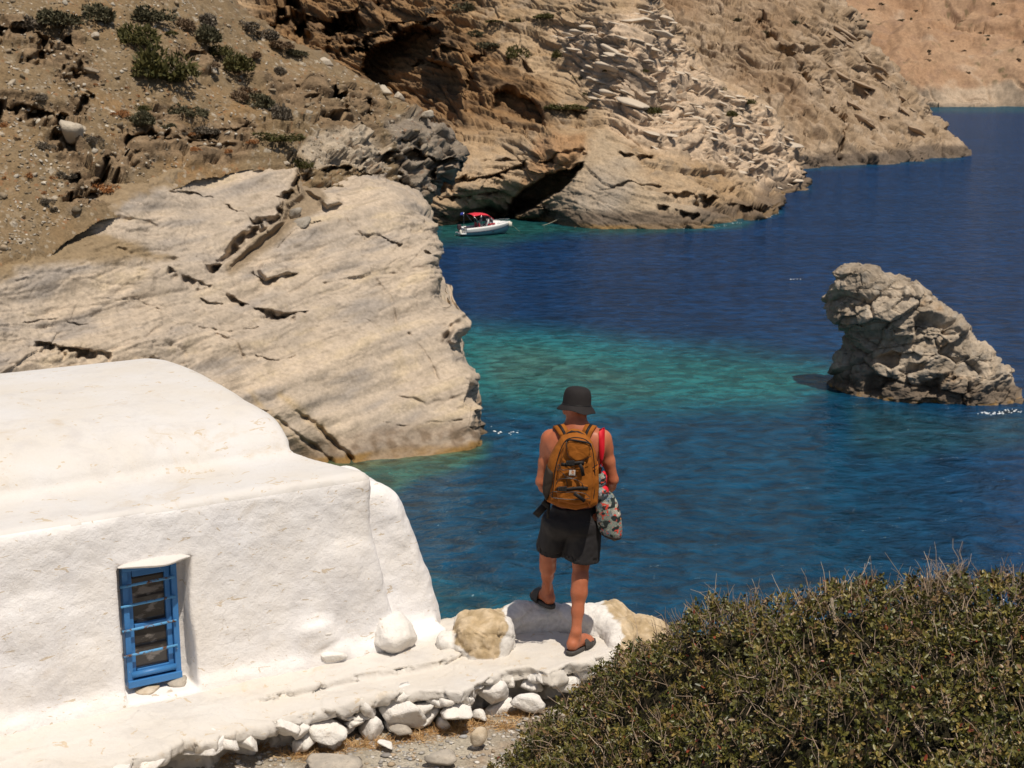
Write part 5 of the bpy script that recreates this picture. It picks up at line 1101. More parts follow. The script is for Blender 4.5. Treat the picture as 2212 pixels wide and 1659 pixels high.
# dry grass
def dry_grass():
    r = np.random.RandomState(12); V = []; F = []
    spots = [(560, 1615, 40), (700, 1615, 60), (760, 1605, 70), (820, 1600, 40), (900, 1590, 50), (950, 1578, 60), (985, 1570, 40), (1030, 1560, 40), (1120, 1545, 50), (1130, 1475, 14), (470, 1640, 40), (1090, 1570, 30), (640, 1630, 40), (335, 1655, 20)]
    for u, v, w in spots:
        for k in range(int(w*7)):
            p = Wz(u+r.normal()*w*.5, v+r.normal()*5, ZG+.0); p[2] = ground_z(p[0], p[1])
            L = r.uniform(.03, .10); d = r.normal(size=3)*[1, 1, .45]; d[2] = abs(d[2])+.15; d /= np.linalg.norm(d); s = np.cross(d, r.normal(size=3)); s /= np.linalg.norm(s); s *= .0016
            m = p+d*L*.6; e = p+d*L+np.array([0, 0, -L*.15])+r.normal(size=3)*.008; b = len(V); V += [p-s, p+s, m-s*.7, m+s*.7, e]; F += [(b, b+1, b+3), (b, b+3, b+2), (b+2, b+3, b+4)]
    o = mesh_np('dry_grass', np.array(V), np.array(F), leaf_mat('dry_grass', (.40, .20, .07), (.62, .44, .22)), smooth=False); tag(o, kind='stuff'); o['label'] = 'orange dry grass along the foot of the white kerb'
dry_grass()
print('fore', time.time()-T0)
# ------------------------------------------------------------------ the evergreen bush in front
BUSHC = [(1060, 1640, 7.85), (1100, 1600, 8.0), (1150, 1545, 8.1), (1250, 1465, 8.15), (1370, 1385, 7.95), (1450, 1325, 7.6), (1550, 1296, 7.3), (1700, 1284, 7.0), (1850, 1256, 6.8), (2000, 1236, 6.6), (2100, 1230, 6.5), (2212, 1236, 6.4), (2400, 1250, 6.2),
  (1120, 1659, 7.55), (1200, 1600, 7.5), (1300, 1659, 6.7), (1500, 1659, 6.0), (1500, 1450, 6.9), (1750, 1659, 5.4), (1750, 1450, 6.2), (2000, 1659, 5.0), (2000, 1450, 5.7), (2212, 1659, 4.75), (2300, 1450, 5.5), (1300, 1520, 7.5), (1700, 1780, 4.9), (2200, 1800, 4.3), (1250, 1750, 6.3), (1080, 1720, 7.2)]
def build_bush():
    r = np.random.RandomState(21)
    Q = np.array([W(u, v, y) for u, v, y in BUSHC]); Q[:, 2] -= .035
    Pn = Q[:13]; back = Pn+np.array([.10, .75, -.55]); back2 = Pn+np.array([.15, 1.1, -1.1]); left = np.array([Q[0]+[-.12, -.1, -.35], Q[13]+[-.12, -.1, -.3], Q[28]+[-.15, -.1, -.35], Q[2]+[-.12, .15, -.35], Q[3]+[-.1, .25, -.45]])
    A = np.concatenate([Q, back, back2, left]); ev = tps(np.stack([A[:, 0]*100, A[:, 1]*100, A[:, 2]], 1))
    def top(x, y):
        p = np.stack([x, y, 0*x], -1)
        return ev(x*100, y*100)+.20*fbm(p*2.0, 3)+.10*fbm(p*6+4, 2)-.34*np.clip(perlin(p*3.0+9)-.15, 0, 1)
    n = 15500
    x = r.uniform(-.2, 3.6, n*3); y = r.uniform(4.2, 9.2, n*3)
    zt = top(x, y); zg = ground_z(x, y)
    ok = (zt > zg+.03) & (x > -.13*(y-7.9)-.18) & (x < .52*y+.3)
    x, y, zt = x[ok][:n], y[ok][:n], zt[ok][:n]; n = len(x)
    depth = r.exponential(.075, n); z = zt-np.minimum(depth, .40)
    e = .02; nx = -(top(x+e, y)-top(x-e, y))/(2*e); ny = -(top(x, y+e)-top(x, y-e))/(2*e); N = np.stack([nx, ny, 0*x+1], 1); N /= np.linalg.norm(N, axis=1)[:, None]
    ax = N*.6+r.normal(size=(n, 3))*.55+[0, -.15, .25]; ax /= np.linalg.norm(ax, axis=1)[:, None]
    c = np.stack([x, y, z], 1)
    # each tip carries a spray of leaflets
    K = 7; idx = np.repeat(np.arange(n), K); m = len(idx)
    t = np.tile(np.linspace(0, 1, K), n); A_ = ax[idx]
    s1 = np.cross(A_, r.normal(size=(n, 3))[idx]); s1 /= np.linalg.norm(s1, axis=1)[:, None]; s2 = np.cross(A_, s1)
    ph = np.tile(np.arange(K)*2.4, n)+r.uniform(0, 6.28, n)[idx]
    side = s1*np.cos(ph)[:, None]+s2*np.sin(ph)[:, None]
    ld = side*.8+A_*(.35+.6*t)[:, None]+r.normal(size=(m, 3))*.2; ld /= np.linalg.norm(ld, axis=1)[:, None]
    base = c[idx]+A_*(t*.045-.02)[:, None]
    ln = r.uniform(.016, .031, m)[:, None]; wd_ = ln*r.uniform(.22, .32, m)[:, None]
    nrm = A_+r.normal(size=(m, 3))*.35; sd = np.cross(ld, nrm); sd /= np.linalg.norm(sd, axis=1)[:, None]; up = np.cross(sd, ld)
    V = np.stack([base, base+ld*ln*.30+sd*wd_*.9+up*wd_*.3, base+ld*ln*.30-sd*wd_*.9+up*wd_*.3, base+ld*ln*.70+sd*wd_*.8+up*wd_*.25, base+ld*ln*.70-sd*wd_*.8+up*wd_*.25, base+ld*ln-up*wd_*.2], 1).reshape(-1, 3)
    b = np.arange(m)[:, None]*6
    F = np.concatenate([b+[0, 1, 3], b+[0, 3, 5], b+[0, 5, 4], b+[0, 4, 2]], 0)
    pal = np.array([(.085, .085, .014), (.13, .118, .022), (.175, .150, .034), (.062, .068, .014), (.14, .132, .034), (.25, .185, .05)])
    base_c = pal[r.randint(0, 6, n)]*r.uniform(.62, 1.02, n)[:, None]; C = base_c[idx]*r.uniform(.75, 1.3, m)[:, None]
    red = r.rand(m) < .015; C[red] = np.array([.20, .045, .022])*r.uniform(.7, 1.4, red.sum())[:, None]
    dead = r.rand(n) < .10; C[dead[idx]] = np.array([.20, .125, .06])*r.uniform(.7, 1.3, dead[idx].sum())[:, None]
    root = empty('evergreen_bush', VV((1.6, 6.6, ground_z(1.6, 6.6))), 'broad dark evergreen bush with bare twigs in the bottom right corner', 'bush')
    m_, nt, bs = newmat('leathery_leaf'); at = nt.nodes.new('ShaderNodeAttribute'); at.attribute_name = 'Col'; nt.links.new(at.outputs['Color'], bs.inputs['Base Color']); bs.inputs['Roughness'].default_value = .42; bs.inputs['Specular IOR Level'].default_value = .45
    lf = mesh_np('foliage', V, F, m_, col=np.repeat(C, 6, 0), smooth=False); lf['kind'] = 'stuff'; adopt(lf, root)
    # twigs: short crooked stems, many bare
    tv = []; tf = []; cnt = [0]
    def twig(p, d, L, rad, seg=4):
        pts = [p]; q = d.copy()
        for k in range(seg):
            q = q+r.normal(size=3)*.22; q /= np.linalg.norm(q); pts.append(pts[-1]+q*L/seg)
        v, f = tube(pts, np.linspace(rad, rad*.45, seg+1), 3, False); tf.append(f+cnt[0]); cnt[0] += len(v); tv.append(v); return pts
    k = r.randint(0, n, 3200)
    for j in k:
        d = np.array([0, 0, 1.])*.8+r.normal(size=3)*.45; d /= np.linalg.norm(d); L = r.uniform(.08, .26); p = np.array([x[j], y[j], zt[j]-L*.68])
        pts = twig(p, d, L, r.uniform(.0016, .0034))
        if r.rand() < .5: twig(pts[2], d+r.normal(size=3)*.6, L*.4, .0012, 3)
    # tall bare ones along the ridge
    ur = np.array([q[0] for q in BUSHC[:13]], float)
    for j in range(240):
        u = r.choice([r.uniform(1380, 2212), r.uniform(1960, 2080), r.uniform(1400, 1480)], p=[.6, .25, .15]); Yr = np.interp(u, ur, [q[2] for q in BUSHC[:13]])+r.normal()*.15; xx = (u-VW/2)/FPX*Yr*1.06
        z0 = float(top(np.array([xx]), np.array([Yr]))[0]); d = np.array([r.normal()*.25, r.normal()*.25, 1]); L = r.uniform(.10, .26)
        pts = twig(np.array([xx, Yr, z0-.10]), d/np.linalg.norm(d), L, .0026, 5)
        for q in range(r.randint(1, 4)): twig(pts[2+q], d+r.normal(size=3)*.7, L*.3, .0013, 3)
    tw = mesh_any('twigs', np.concatenate(tv), np.concatenate(tf), leaf_mat('bare_twig', (.24, .16, .10), (.50, .39, .29)), None); tw['kind'] = 'stuff'; adopt(tw, root)
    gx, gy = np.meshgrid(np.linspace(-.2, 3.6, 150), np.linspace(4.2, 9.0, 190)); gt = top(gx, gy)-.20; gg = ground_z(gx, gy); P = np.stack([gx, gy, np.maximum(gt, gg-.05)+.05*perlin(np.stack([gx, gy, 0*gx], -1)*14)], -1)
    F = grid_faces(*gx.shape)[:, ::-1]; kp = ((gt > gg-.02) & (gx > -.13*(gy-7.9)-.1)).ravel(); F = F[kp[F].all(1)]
    im = mesh_np('inner_shade_sheet', P, F, rock_mat('dark_inner_shade', (.025, .022, .010), (.055, .045, .022), 20., .02, 60.)); adopt(im, root)  # dark sheet standing in for the shade deep inside the foliage
    # woody stems to the ground
    for j in range(9):
        xx, yy = r.uniform(.6, 2.6), r.uniform(5.4, 7.4); z1 = float(top(np.array([xx]), np.array([yy]))[0]); g = ground_z(xx, yy)
        v, f = tube([(xx, yy, g-.05), (xx+.05, yy+.03, g+(z1-g)*.5), (xx+r.normal()*.1, yy+r.normal()*.1, z1-.08)], [.022, .016, .008], 6); s = mesh_any('stem', v, f, BROWNROCK); adopt(s, root)
build_bush()
print('bush', time.time()-T0)
# ------------------------------------------------------------------ the man
def surf_z(o, x, y, r=.03):
    n = len(o.data.vertices); c = np.empty(n*3, np.float32); o.data.vertices.foreach_get('co', c); c = c.reshape(-1, 3)
    m = (np.abs(c[:, 0]-x) < r) & (np.abs(c[:, 1]-y) < r); return float(c[m, 2].max()) if m.any() else ZT
LEDGE = bpy.data.objects['rock_ledge']
def stand(u, v, z):
    for k in range(4):
        p = Wz(u, v, z); z = max(surf_z(LEDGE, p[0], p[1]), surf_z(TERR, p[0], p[1])) ; 
    return Wz(u, v, z)
HR = stand(1236, 1412, ZT); HL = stand(1188, 1334, ZT+.14)
dR = np.array([.60, .80, 0]); dL = np.array([-.45, .89, 0])
_best = max(((surf_z(LEDGE, W(1186, 1334, y)[0], y, .022)-CAMZ)/y, y) for y in np.linspace(9.30, 9.62, 17))[1]
_x = W(1187, 1334, _best)[0]; HL = np.array([_x, _best-.035, surf_z(LEDGE, _x, _best, .03)])
# make both soles clear the rock
def clear(h, d): return max(max(surf_z(LEDGE, *(h+d*t)[:2]), surf_z(TERR, *(h+d*t)[:2])) for t in (0, .06, .12, .18, .22))
HR[2] = min(max(HR[2], clear(HR, dR)-.004), HR[2]+.02); HL[2] = min(max(HL[2], clear(HL, dL)-.004), HL[2]+.03)
print('feet', HR, HL)
SKIN, _nt, _bs = newmat('tanned_skin')
_c = mixc(_nt, ramp(_nt, noise_out(_nt, 6., 6, .65), [(.3, 0.), (.7, 1.)]), (.36, .105, .046), (.54, .185, .092)); _nt.links.new(_c, _bs.inputs['Base Color']); _bs.inputs['Roughness'].default_value = .48; _bs.inputs['Specular IOR Level'].default_value = .4
_bs.inputs['Subsurface Weight'].default_value = .08; _bs.inputs['Subsurface Radius'].default_value = (.012, .005, .003); bump(_nt, _bs, noise_out(_nt, 140., 3), .3, .001)
def cloth(name, col, rough=.85, weave=900., var=.12, fold=.006, fs=9.):
    m, nt, b = newmat(name); tc = nt.nodes.new('ShaderNodeTexCoord').outputs['Object']
    c = mixc(nt, noise_out(nt, 7., 5, .6, tc), tuple(x*(1-var) for x in col), tuple(min(1, x*(1+var)) for x in col)); nt.links.new(c, b.inputs['Base Color']); b.inputs['Roughness'].default_value = rough; b.inputs['Specular IOR Level'].default_value = .25
    ch = bump(nt, b, noise_out(nt, fs, 3, .5, tc, 1.0), .8, fold); bump(nt, b, noise_out(nt, weave, 2, .5, tc), .4, .0006, ch)
    return m
BLACKC = cloth('black_cotton', (.020, .017, .017)); SHORTC = cloth('charcoal_nylon', (.026, .024, .025), .7, fold=.010, fs=7.); SIDEC = cloth('dark_purple_panel', (.045, .034, .036), .8)
OCHRE = cloth('ochre_canvas', (.31, .098, .010), .8, fold=.014, fs=11., var=.28); BLKWEB = cloth('black_webbing', (.014, .012, .012), .6, fold=.001); MESHB = cloth('black_mesh', (.035, .025, .018), .8, 500.)
REDC = cloth('red_webbing', (.62, .012, .025), .6, fold=.001); BLKPL = simple('black_plastic', (.02, .019, .019), .35, var=.2); RUBBER = simple('grey_rubber', (.055, .050, .045), .7, var=.25, scale=60., bumpd=.002, bscale=200.)
ZM = float(HR[2]-ZT)
def build_man():
    root = empty('person', VV((HR+HL)/2), 'man seen from behind in black bucket hat and shorts on the white ledge', 'person')
    Y0 = float(HR[1])+.12
    B = lambda u, v, dy=0.0: W(u, v, Y0+dy)
    lo = np.array([B(1135, 800)[0], Y0-.35, HR[2]-.02]); hi = np.array([B(1355, 800)[0], Y0+.55, B(1245, 825)[2]])
    vol = Vol(lo, hi, .006)
    # feet and lower legs
    def foot(H, d, ank, kn, hip, rs, side):
        z = np.array([0, 0, 1.]); s = np.cross(d, z)*side
        h0 = H+z*.030
        vol.chain([(h0+z*.035-d*.0, .033), (h0+d*.07+z*.045, .036), (h0+d*.14+z*.028, .032), (h0+d*.185+z*.016, .026)], .02)
        vol.chain([(h0+d*.07-s*.0+z*.03, .034), (h0+d*.15+s*.018+z*.018, .026), (h0+d*.19+s*.018+z*.012, .018)], .02)
        vol.chain([(h0+z*.02, .031), (h0+d*.03+z*.02, .03)], .02)
        for k, (o, L, r_) in enumerate(((-.030, .232, .0125), (-.012, .236, .0095), (.002, .228, .009), (.016, .218, .0085), (.029, .205, .008))):
            a = h0+d*.175+s*o*.8+z*.012; b = h0+d*L+s*o+z*.006; vol.chain([(a, r_*1.15), ((a+b)/2+z*.004, r_*1.05), (b, r_)], .006)
        a0 = h0+d*.028+z*.075
        vol.cone(h0+d*.005+z*.04, a0, .034, .034, .02)
        vol.chain([(a0, .032), (ank, .031), (ank*.70+kn*.30, .038), (ank*.42+kn*.58+np.array([0, -.010, 0]), .049), (ank*.2+kn*.8+np.array([0, -.006, 0]), .050), (kn, .052), (kn*.55+hip*.45, .068), (hip, .085)], .025)
        vol.ell(ank*.36+kn*.64+np.array([-.012, -.018, 0]), (.032, .030, .085), .03); vol.ell(ank*.36+kn*.64+np.array([.014, -.018, .012]), (.030, .030, .08), .03)
        vol.cone(a0+np.array([0, -.012, -.03]), ank*.6+kn*.4+np.array([0, -.02, 0]), .012, .02, .02)   # tendon
        for q in (-1, 1): vol.ell(a0+s*q*.030+z*.0, (.012, .014, .014), .012)
    hipL, hipR = B(1212, 1130, .0), B(1270, 1132, 0)
    aL = HL+np.array([0, 0, .115])+dL*.02; aR = HR+np.array([0, 0, .115])+dR*.02
    foot(HL, dL, aL+np.array([-.008, .0, .03]), B(1184, 1192, .10), hipL, 1, -1)
    foot(HR, dR, aR+np.array([.014, .0, .03]), B(1255, 1218, .015), hipR, 1, 1)
    # trunk
    vol.ell(B(1242, 1120), (.165, .115, .13), .04)
    vol.ell(B(1244, 1065), (.130, .095, .16), .05); vol.ell(B(1245, 985, .0), (.160, .112, .20), .05); vol.ell(B(1245, 952, .01), (.150, .092, .10), .05)
    for sx, u in ((-1, 1205), (1, 1285)): vol.ell(B(u, 965, -.06), (.07, .045, .10), .04)
    # neck, trapezius
    vol.chain([(B(1245, 945, .0), .075), (B(1245, 920, .015), .060), (B(1245, 900, .03), .056), (B(1245, 880, .045), .056)], .03)
    vol.cone(B(1245, 925, .0), B(1195, 944, .005), .045, .045, .05); vol.cone(B(1245, 925, .0), B(1296, 944, .005), .045, .045, .05)
    # head
    hc = B(1245, 876, .055)
    vol.ell(hc, (.076, .094, .103), .02); vol.ell(hc+[0, .035, -.055], (.060, .066, .070), .03); vol.ell(hc+[0, .098, -.030], (.013, .020, .026), .012)
    vol.cone(hc+[0, .088, -.01], hc+[0, .108, -.040], .010, .013, .012)
    for q in (-1, 1):
        vol.ell(hc+[q*.078, .0, -.028], (.011, .020, .032), .008); vol.ell(hc+[q*.032, .090, -.004], (.016, .012, .010), .006, op='s'); vol.ell(hc+[q*.04, .072, -.035], (.022, .02, .02), .02)
    vol.ell(hc+[0, .098, -.072], (.024, .010, .006), .008); vol.ell(hc+[0, .098, -.082], (.022, .010, .006), .006); vol.ell(hc+[0, .085, -.105], (.022, .02, .018), .02)
    # arms: down, elbows bent, hands together in front
    def arm(sh, el, wr, side):
        vol.chain([(sh, .050), (sh*.75+el*.25, .047), (sh*.45+el*.55, .040), (el, .034)], .025)
        vol.ell(sh+np.array([side*.008, -.005, -.02]), (.047, .054, .066), .03)
        vol.chain([(el, .034), (el*.72+wr*.28, .039), (el*.3+wr*.7, .031), (wr, .025)], .02)
        return wr
    eL, eR = B(1169, 1040, .02), B(1324, 1036, .02); wL, wR = B(1196, 1078, .25), B(1300, 1080, .25)
    arm(B(1188, 947, .0), eL, wL, -1); arm(B(1302, 947, .0), eR, wR, 1)
    for wv, sgn, el in ((wL, 1, eL), (wR, -1, eR)):
        d = (wv-el)/np.linalg.norm(wv-el); d = d*.7+np.array([sgn*.6, .25, 0]); d /= np.linalg.norm(d); up = np.array([0, 0, 1.]); s = np.cross(d, up); s /= np.linalg.norm(s); up = np.cross(s, d)
        palm = wv+d*.055; vol.chain([(wv, .025), (wv+d*.03, .027), (palm, .030)], .015)
        for k, (o, L) in enumerate(((.030, .070), (.010, .080), (-.010, .075), (-.029, .060))):
            a = palm+d*.025+up*o; b = a+d*L*.45; c_ = b+d*L*.22+np.array([0, .35*L, 0]); e = c_-d*L*.18+np.array([0, .18*L, 0])
            vol.chain([(palm+up*o*.7, .013), (a, .0105), (b, .0095), (c_, .0088), (e, .008)], .006)
        a = wv+d*.03+up*.022; vol.chain([(a, .014), (a+d*.03+up*.028, .0115), (a+d*.058+up*.034, .0095)], .01)
    V, F = vol.mesh()
    body = mesh_np('body', V, F, SKIN); adopt(body, root)
    sm = body.modifiers.new('smooth', 'SMOOTH'); sm.factor = .5; sm.iterations = 3
    # ---- bucket hat (turned profile, tipped to the right)
    prof = [(.0005, .1185), (.03, .117), (.058, .112), (.076, .100), (.086, .080), (.0905, .05), (.092, .018), (.0925, .002), (.0945, -.001), (.108, -.014), (.122, -.030), (.128, -.038), (.126, -.041), (.118, -.034), (.100, -.012), (.089, .0), (.087, .05), (.07, .096), (.0005, .108)]
    pr = np.array(prof); th = np.linspace(0, 2*np.pi, 64, endpoint=False)
    V = []
    for r_, z_ in pr:
        wv = 1+.02*np.sin(3*th+1)*(r_ > .095)+.012*np.sin(7*th)*(r_ > .05); zz = z_+(.008*np.sin(2*th+.5)+.004*np.sin(5*th))*(r_ > .10)
        V.append(np.stack([r_*wv*np.cos(th)*.98, r_*wv*np.sin(th)*1.08, zz+0*th], -1))
    V = np.array(V); hat = mesh_np('bucket_hat', V.reshape(-1, 3), grid_faces(len(pr), 64, True), BLACKC); hat.location = VV(B(1246, 874, .05)); hat.rotation_euler = (math.radians(-5), math.radians(6.5), .3); adopt(hat, root)
    ss = hat.modifiers.new('s', 'SUBSURF'); ss.levels = ss.render_levels = 1
    cord = np.stack([.0945*np.cos(th), .102*np.sin(th), 0*th+.003], -1); cd = mesh_any('hat_seam', *tube(np.concatenate([cord, cord[:2]]), .0016, 5, False), BLKPL, hat)
    # ---- shorts
    vs = Vol((lo[0]+.0, Y0-.30, B(1200, 1235)[2]), (hi[0], Y0+.35, B(1240, 1085)[2]), .0065)
    def frustum(a, b, ra, rb, ex=1.0):
        e = b-a; L = np.linalg.norm(e); e = e/L
        def fn(x, y, z):
            t = (x-a[0])*e[0]+(y-a[1])*e[1]+(z-a[2])*e[2]; k = np.clip(t/L, 0, 1)
            dx, dy, dz = x-a[0]-t*e[0], (y-a[1]-t*e[1])*ex, z-a[2]-t*e[2]
            return np.maximum(np.sqrt(dx*dx+dy*dy+dz*dz)-(ra+(rb-ra)*k), np.maximum(-t, t-L))
        return fn
    l0, h0 = vs.lo, vs.lo+vs.n*vs.h
    wa, wb = B(1242, 1092), B(1243, 1135); vs.add(lambda x, y, z: (np.sqrt(((x-wa[0])/.150)**2+((y-wa[1])/.115)**2)-1)*.125*np.ones_like(z)+np.maximum(z-wa[2], 0)*3+np.maximum(wb[2]-.02-z, 0)*2, l0, h0, .02)
    vs.ell(B(1232, 1128, -.01), (.182, .135, .105), .03)
    LA, LB = B(1206, 1118, .0), B(1190, 1187, .075); RA, RB = B(1266, 1122, 0), B(1257, 1208, .0)
    vs.add(frustum(LA, LB, .098, .100, .95), l0, h0, .03); vs.add(frustum(RA, RB, .105, .117, .95), l0, h0, .03)
    vs.add(frustum(LA+(LB-LA)*.8, LB+(LB-LA)*.2, .092, .094, .95), l0, h0, .004, 's'); vs.add(frustum(RA+(RB-RA)*.85, RB+(RB-RA)*.2, .108, .111, .95), l0, h0, .004, 's')
    V, F = vs.mesh(); n = fbm(V*np.array([9, 9, 4.]), 3); N = vnormals(V, F); V = V+N*(.010*n+.004*fbm(V*22, 2))[:, None]
    sh = mesh_np('shorts', V, F, SHORTC); adopt(sh, root); sm = sh.modifiers.new('smooth', 'SMOOTH'); sm.factor = .5; sm.iterations = 3
    pk = mesh_any('pocket_zip', *tube([B(1268, 1127, -.128), B(1281, 1125, -.118)], .0022, 5), BLKPL, None); adopt(pk, root)
    # ---- slide sandals
    def sandal(H, d, side):
        s = np.cross(d, [0, 0, 1.])*side; t = np.linspace(0, 1, 22); Lc = -.045+t*.30
        wl_ = np.interp(t, [0, .06, .2, .45, .7, .9, 1], [.012, .030, .036, .034, .046, .036, .010]); wr_ = np.interp(t, [0, .06, .2, .45, .7, .9, 1], [.012, .030, .036, .040, .048, .034, .010])
        up = np.array([0, 0, 1.]); rows = []
        for k in range(22):
            c = H+d*Lc[k]; a = c-s*wl_[k]; b = c+s*wr_[k]; rows.append([a+up*.002, a-s*.004+up*.016, a+up*.030, a*.85+b*.15+up*.027, a*.15+b*.85+up*.027, b+up*.030, b+s*.004+up*.016, b+up*.002])
        R = np.array(rows); F = list(map(tuple, grid_faces(22, 8, True))); F += [tuple(range(8)), tuple(range(21*8, 21*8+8))[::-1]]
        so = mesh_any('sandal', R.reshape(-1, 3), F, RUBBER, None); adopt(so, root)
        rows = []
        for k, l in enumerate(np.linspace(.085, .165, 7)):
            c = H+d*l; row = []
            for a in np.linspace(0, math.pi, 15): row.append(c+s*math.cos(a)*.053+up*(.012+math.sin(a)**.8*(.092-.26*(l-.085))))
            rows.append(row)
        R = np.array(rows); st = mesh_any('strap', R.reshape(-1, 3), list(map(tuple, grid_faces(7, 15))), RUBBER, so); st.location = (0, 0, 0); st.matrix_parent_inverse = Matrix.Translation(-Vector(so.location)) if False else st.matrix_parent_inverse
        so_ = st.modifiers.new('t', 'SOLIDIFY'); so_.thickness = .007
        if side > 0:
            q = R[3:6, 8:12].reshape(-1, 3)+up*.006; yl = mesh_any('strap_emblem', np.concatenate([R[3:5, 8:10].reshape(-1, 3)+up*.005, R[4:6, 10:12].reshape(-1, 3)+up*.005]), [(0, 1, 3, 2), (4, 5, 7, 6)], simple('yellow_print', (.75, .5, .03), .6), so, False)
    sandal(HL, dL, -1); sandal(HR, dR, 1)
    return root, B, Y0
MAN, BB, YM = build_man()
# ------------------------------------------------------------------ backpack
def build_pack():
    B = BB; yb = -.125                                             # back panel against his back
    root = empty('backpack', VV(B(1236, 1098, yb)), 'ochre canvas backpack with black buckled straps on the man', 'backpack')
    yb_w = YM+yb
    def prism(name, poly, y0, y1, rnd, mat, parent, bulge=.0, h=.0042, hollow=None):
        Q = np.array([W(u, v, (y0+y1)/2)[[0, 2]] for u, v in poly]); lo = np.array([Q[:, 0].min()-.03, min(y0, y1)-.04, Q[:, 1].min()-.03]); hi = np.array([Q[:, 0].max()+.03, max(y0, y1)+.03, Q[:, 1].max()+.03])
        vol = Vol(lo, hi, h); x = vol.lo[0]+h*np.arange(vol.n[0]); z = vol.lo[2]+h*np.arange(vol.n[2]); X, Z = np.meshgrid(x, z, indexing='ij')
        d2 = pdist(X, Z, Q, True); cz = Q[:, 1].mean(); nb = fbm(np.stack([X*14, 0*X, Z*14], -1), 2)*.006
        y = vol.lo[1]+h*np.arange(vol.n[1]); m = -d2.min()
        b = bulge*np.sqrt(np.clip(-d2/m, 0, 1))
        for j, yy in enumerate(y):
            q = np.maximum((min(y0, y1)-b+nb)-yy, yy-max(y0, y1)); r = rnd
            vol.f[:, j, :] = np.sqrt(np.maximum(d2+r, 0)**2+np.maximum(q+r, 0)**2)+np.minimum(np.maximum(d2, q)+r, 0)-r
        V, F = vol.mesh(); o = mesh_np(name, V, F, mat); adopt(o, root)
        if parent is not None and parent is not root:
            o.parent = parent; o.location = o.location-parent.location
        sm = o.modifiers.new('smooth', 'SMOOTH'); sm.factor = .5; sm.iterations = 2
        return o
    main = prism('main_compartment', [(1213, 944), (1228, 936), (1246, 934), (1266, 940), (1279, 955), (1288, 978), (1291, 1020), (1290, 1060), (1287, 1084), (1268, 1093), (1245, 1099), (1205, 1092), (1180, 1080), (1176, 1050), (1181, 1010), (1187, 988), (1198, 966)], yb_w-.125, yb_w, .045, OCHRE, root, .03)
    yf = yb_w-.15
    pocket = prism('front_pocket', [(1223, 950), (1240, 946), (1262, 950), (1275, 959), (1279, 990), (1281, 1040), (1276, 1080), (1245, 1087), (1205, 1078), (1200, 1050), (1205, 1010), (1213, 975)], yf-.035, yb_w-.05, .03, OCHRE, root, .018)
    fp = yf-.055
    flap = prism('top_pocket', [(1226, 952), (1250, 949), (1274, 958), (1274, 985), (1262, 992), (1244, 998), (1228, 985), (1222, 968)], fp-.014, fp+.02, .012, OCHRE, root, .010)
    side = prism('mesh_side_pocket', [(1181, 1006), (1197, 1014), (1195, 1040), (1188, 1062), (1179, 1079), (1172, 1060), (1174, 1035)], yb_w-.14, yb_w-.01, .02, MESHB, root, .01)
    side2 = prism('side_pocket', [(1260, 1022), (1275, 1012), (1292, 1000), (1293, 1050), (1290, 1084), (1272, 1091), (1262, 1060)], yb_w-.155, yb_w-.01, .02, OCHRE, root, .012)
    F = lambda u, v, dy=0.0: W(u, v, fp-.016+dy)
    def piping(pl, y, r_=.0026, name='seam_piping', closed=False):
        P = np.array([W(u, v, y) for u, v in (pl+pl[:1] if closed else pl)]); t = np.linspace(0, len(P)-1, len(P)*5); Q = np.stack([np.interp(t, np.arange(len(P)), P[:, k]) for k in range(3)], 1)
        for _ in range(3): Q[1:-1] = (Q[:-2]+Q[1:-1]+Q[2:])/3
        o = mesh_any(name, *tube(Q, r_, 6), BLKWEB); adopt(o, root)
    piping([(1193, 1074), (1196, 1040), (1201, 1005), (1210, 972), (1222, 949), (1242, 944), (1264, 948), (1279, 962), (1284, 1000), (1286, 1050), (1281, 1082)], yf-.012, .0034)
    piping([(1222, 962), (1226, 985), (1243, 1000), (1262, 994), (1277, 985)], fp-.020, .0020)
    piping([(1262, 1024), (1276, 1014), (1291, 1003)], yb_w-.165, .003); piping([(1264, 1035), (1268, 1062), (1273, 1088)], yb_w-.168, .0026); piping([(1199, 1014), (1212, 1018), (1222, 1030), (1226, 1050)], fp-.008, .0018)
    web0 = None
    def web(name, pts, wd_, mat, th=.003, parent=root, nrm=(0, -1, 0)):
        P = np.array(pts); T = np.gradient(P, axis=0); T /= np.linalg.norm(T, axis=1)[:, None]; n = np.array(nrm, float) if np.ndim(nrm) == 1 else np.array(nrm)
        S = np.cross(T, n); S /= np.linalg.norm(S, axis=1)[:, None]; w_ = np.array(wd_) if np.ndim(wd_) else np.full(len(P), wd_)
        V = np.stack([P-S*w_[:, None]/2, P+S*w_[:, None]/2], 1).reshape(-1, 3); o = mesh_any(name, V, grid_faces(len(P), 2), mat, None, True); adopt(o, root)
        so = o.modifiers.new('t', 'SOLIDIFY'); so.thickness = th; so.offset = 0
        return o
    # zip band across the top pocket and pulls
    web('zip_band', [F(u, v, -.006) for u, v in ((1222, 955), (1229, 950), (1240, 951), (1252, 953), (1264, 955), (1274, 958), (1277, 965))], .012, BLKWEB)
    web('zip_pull', [F(1224, 953, -.012), F(1223, 962, -.014), F(1226, 970, -.012)], .004, BLKPL); web('zip_pull', [F(1277, 958, -.01), F(1278, 966, -.012), F(1275, 972, -.012)], .004, BLKPL)
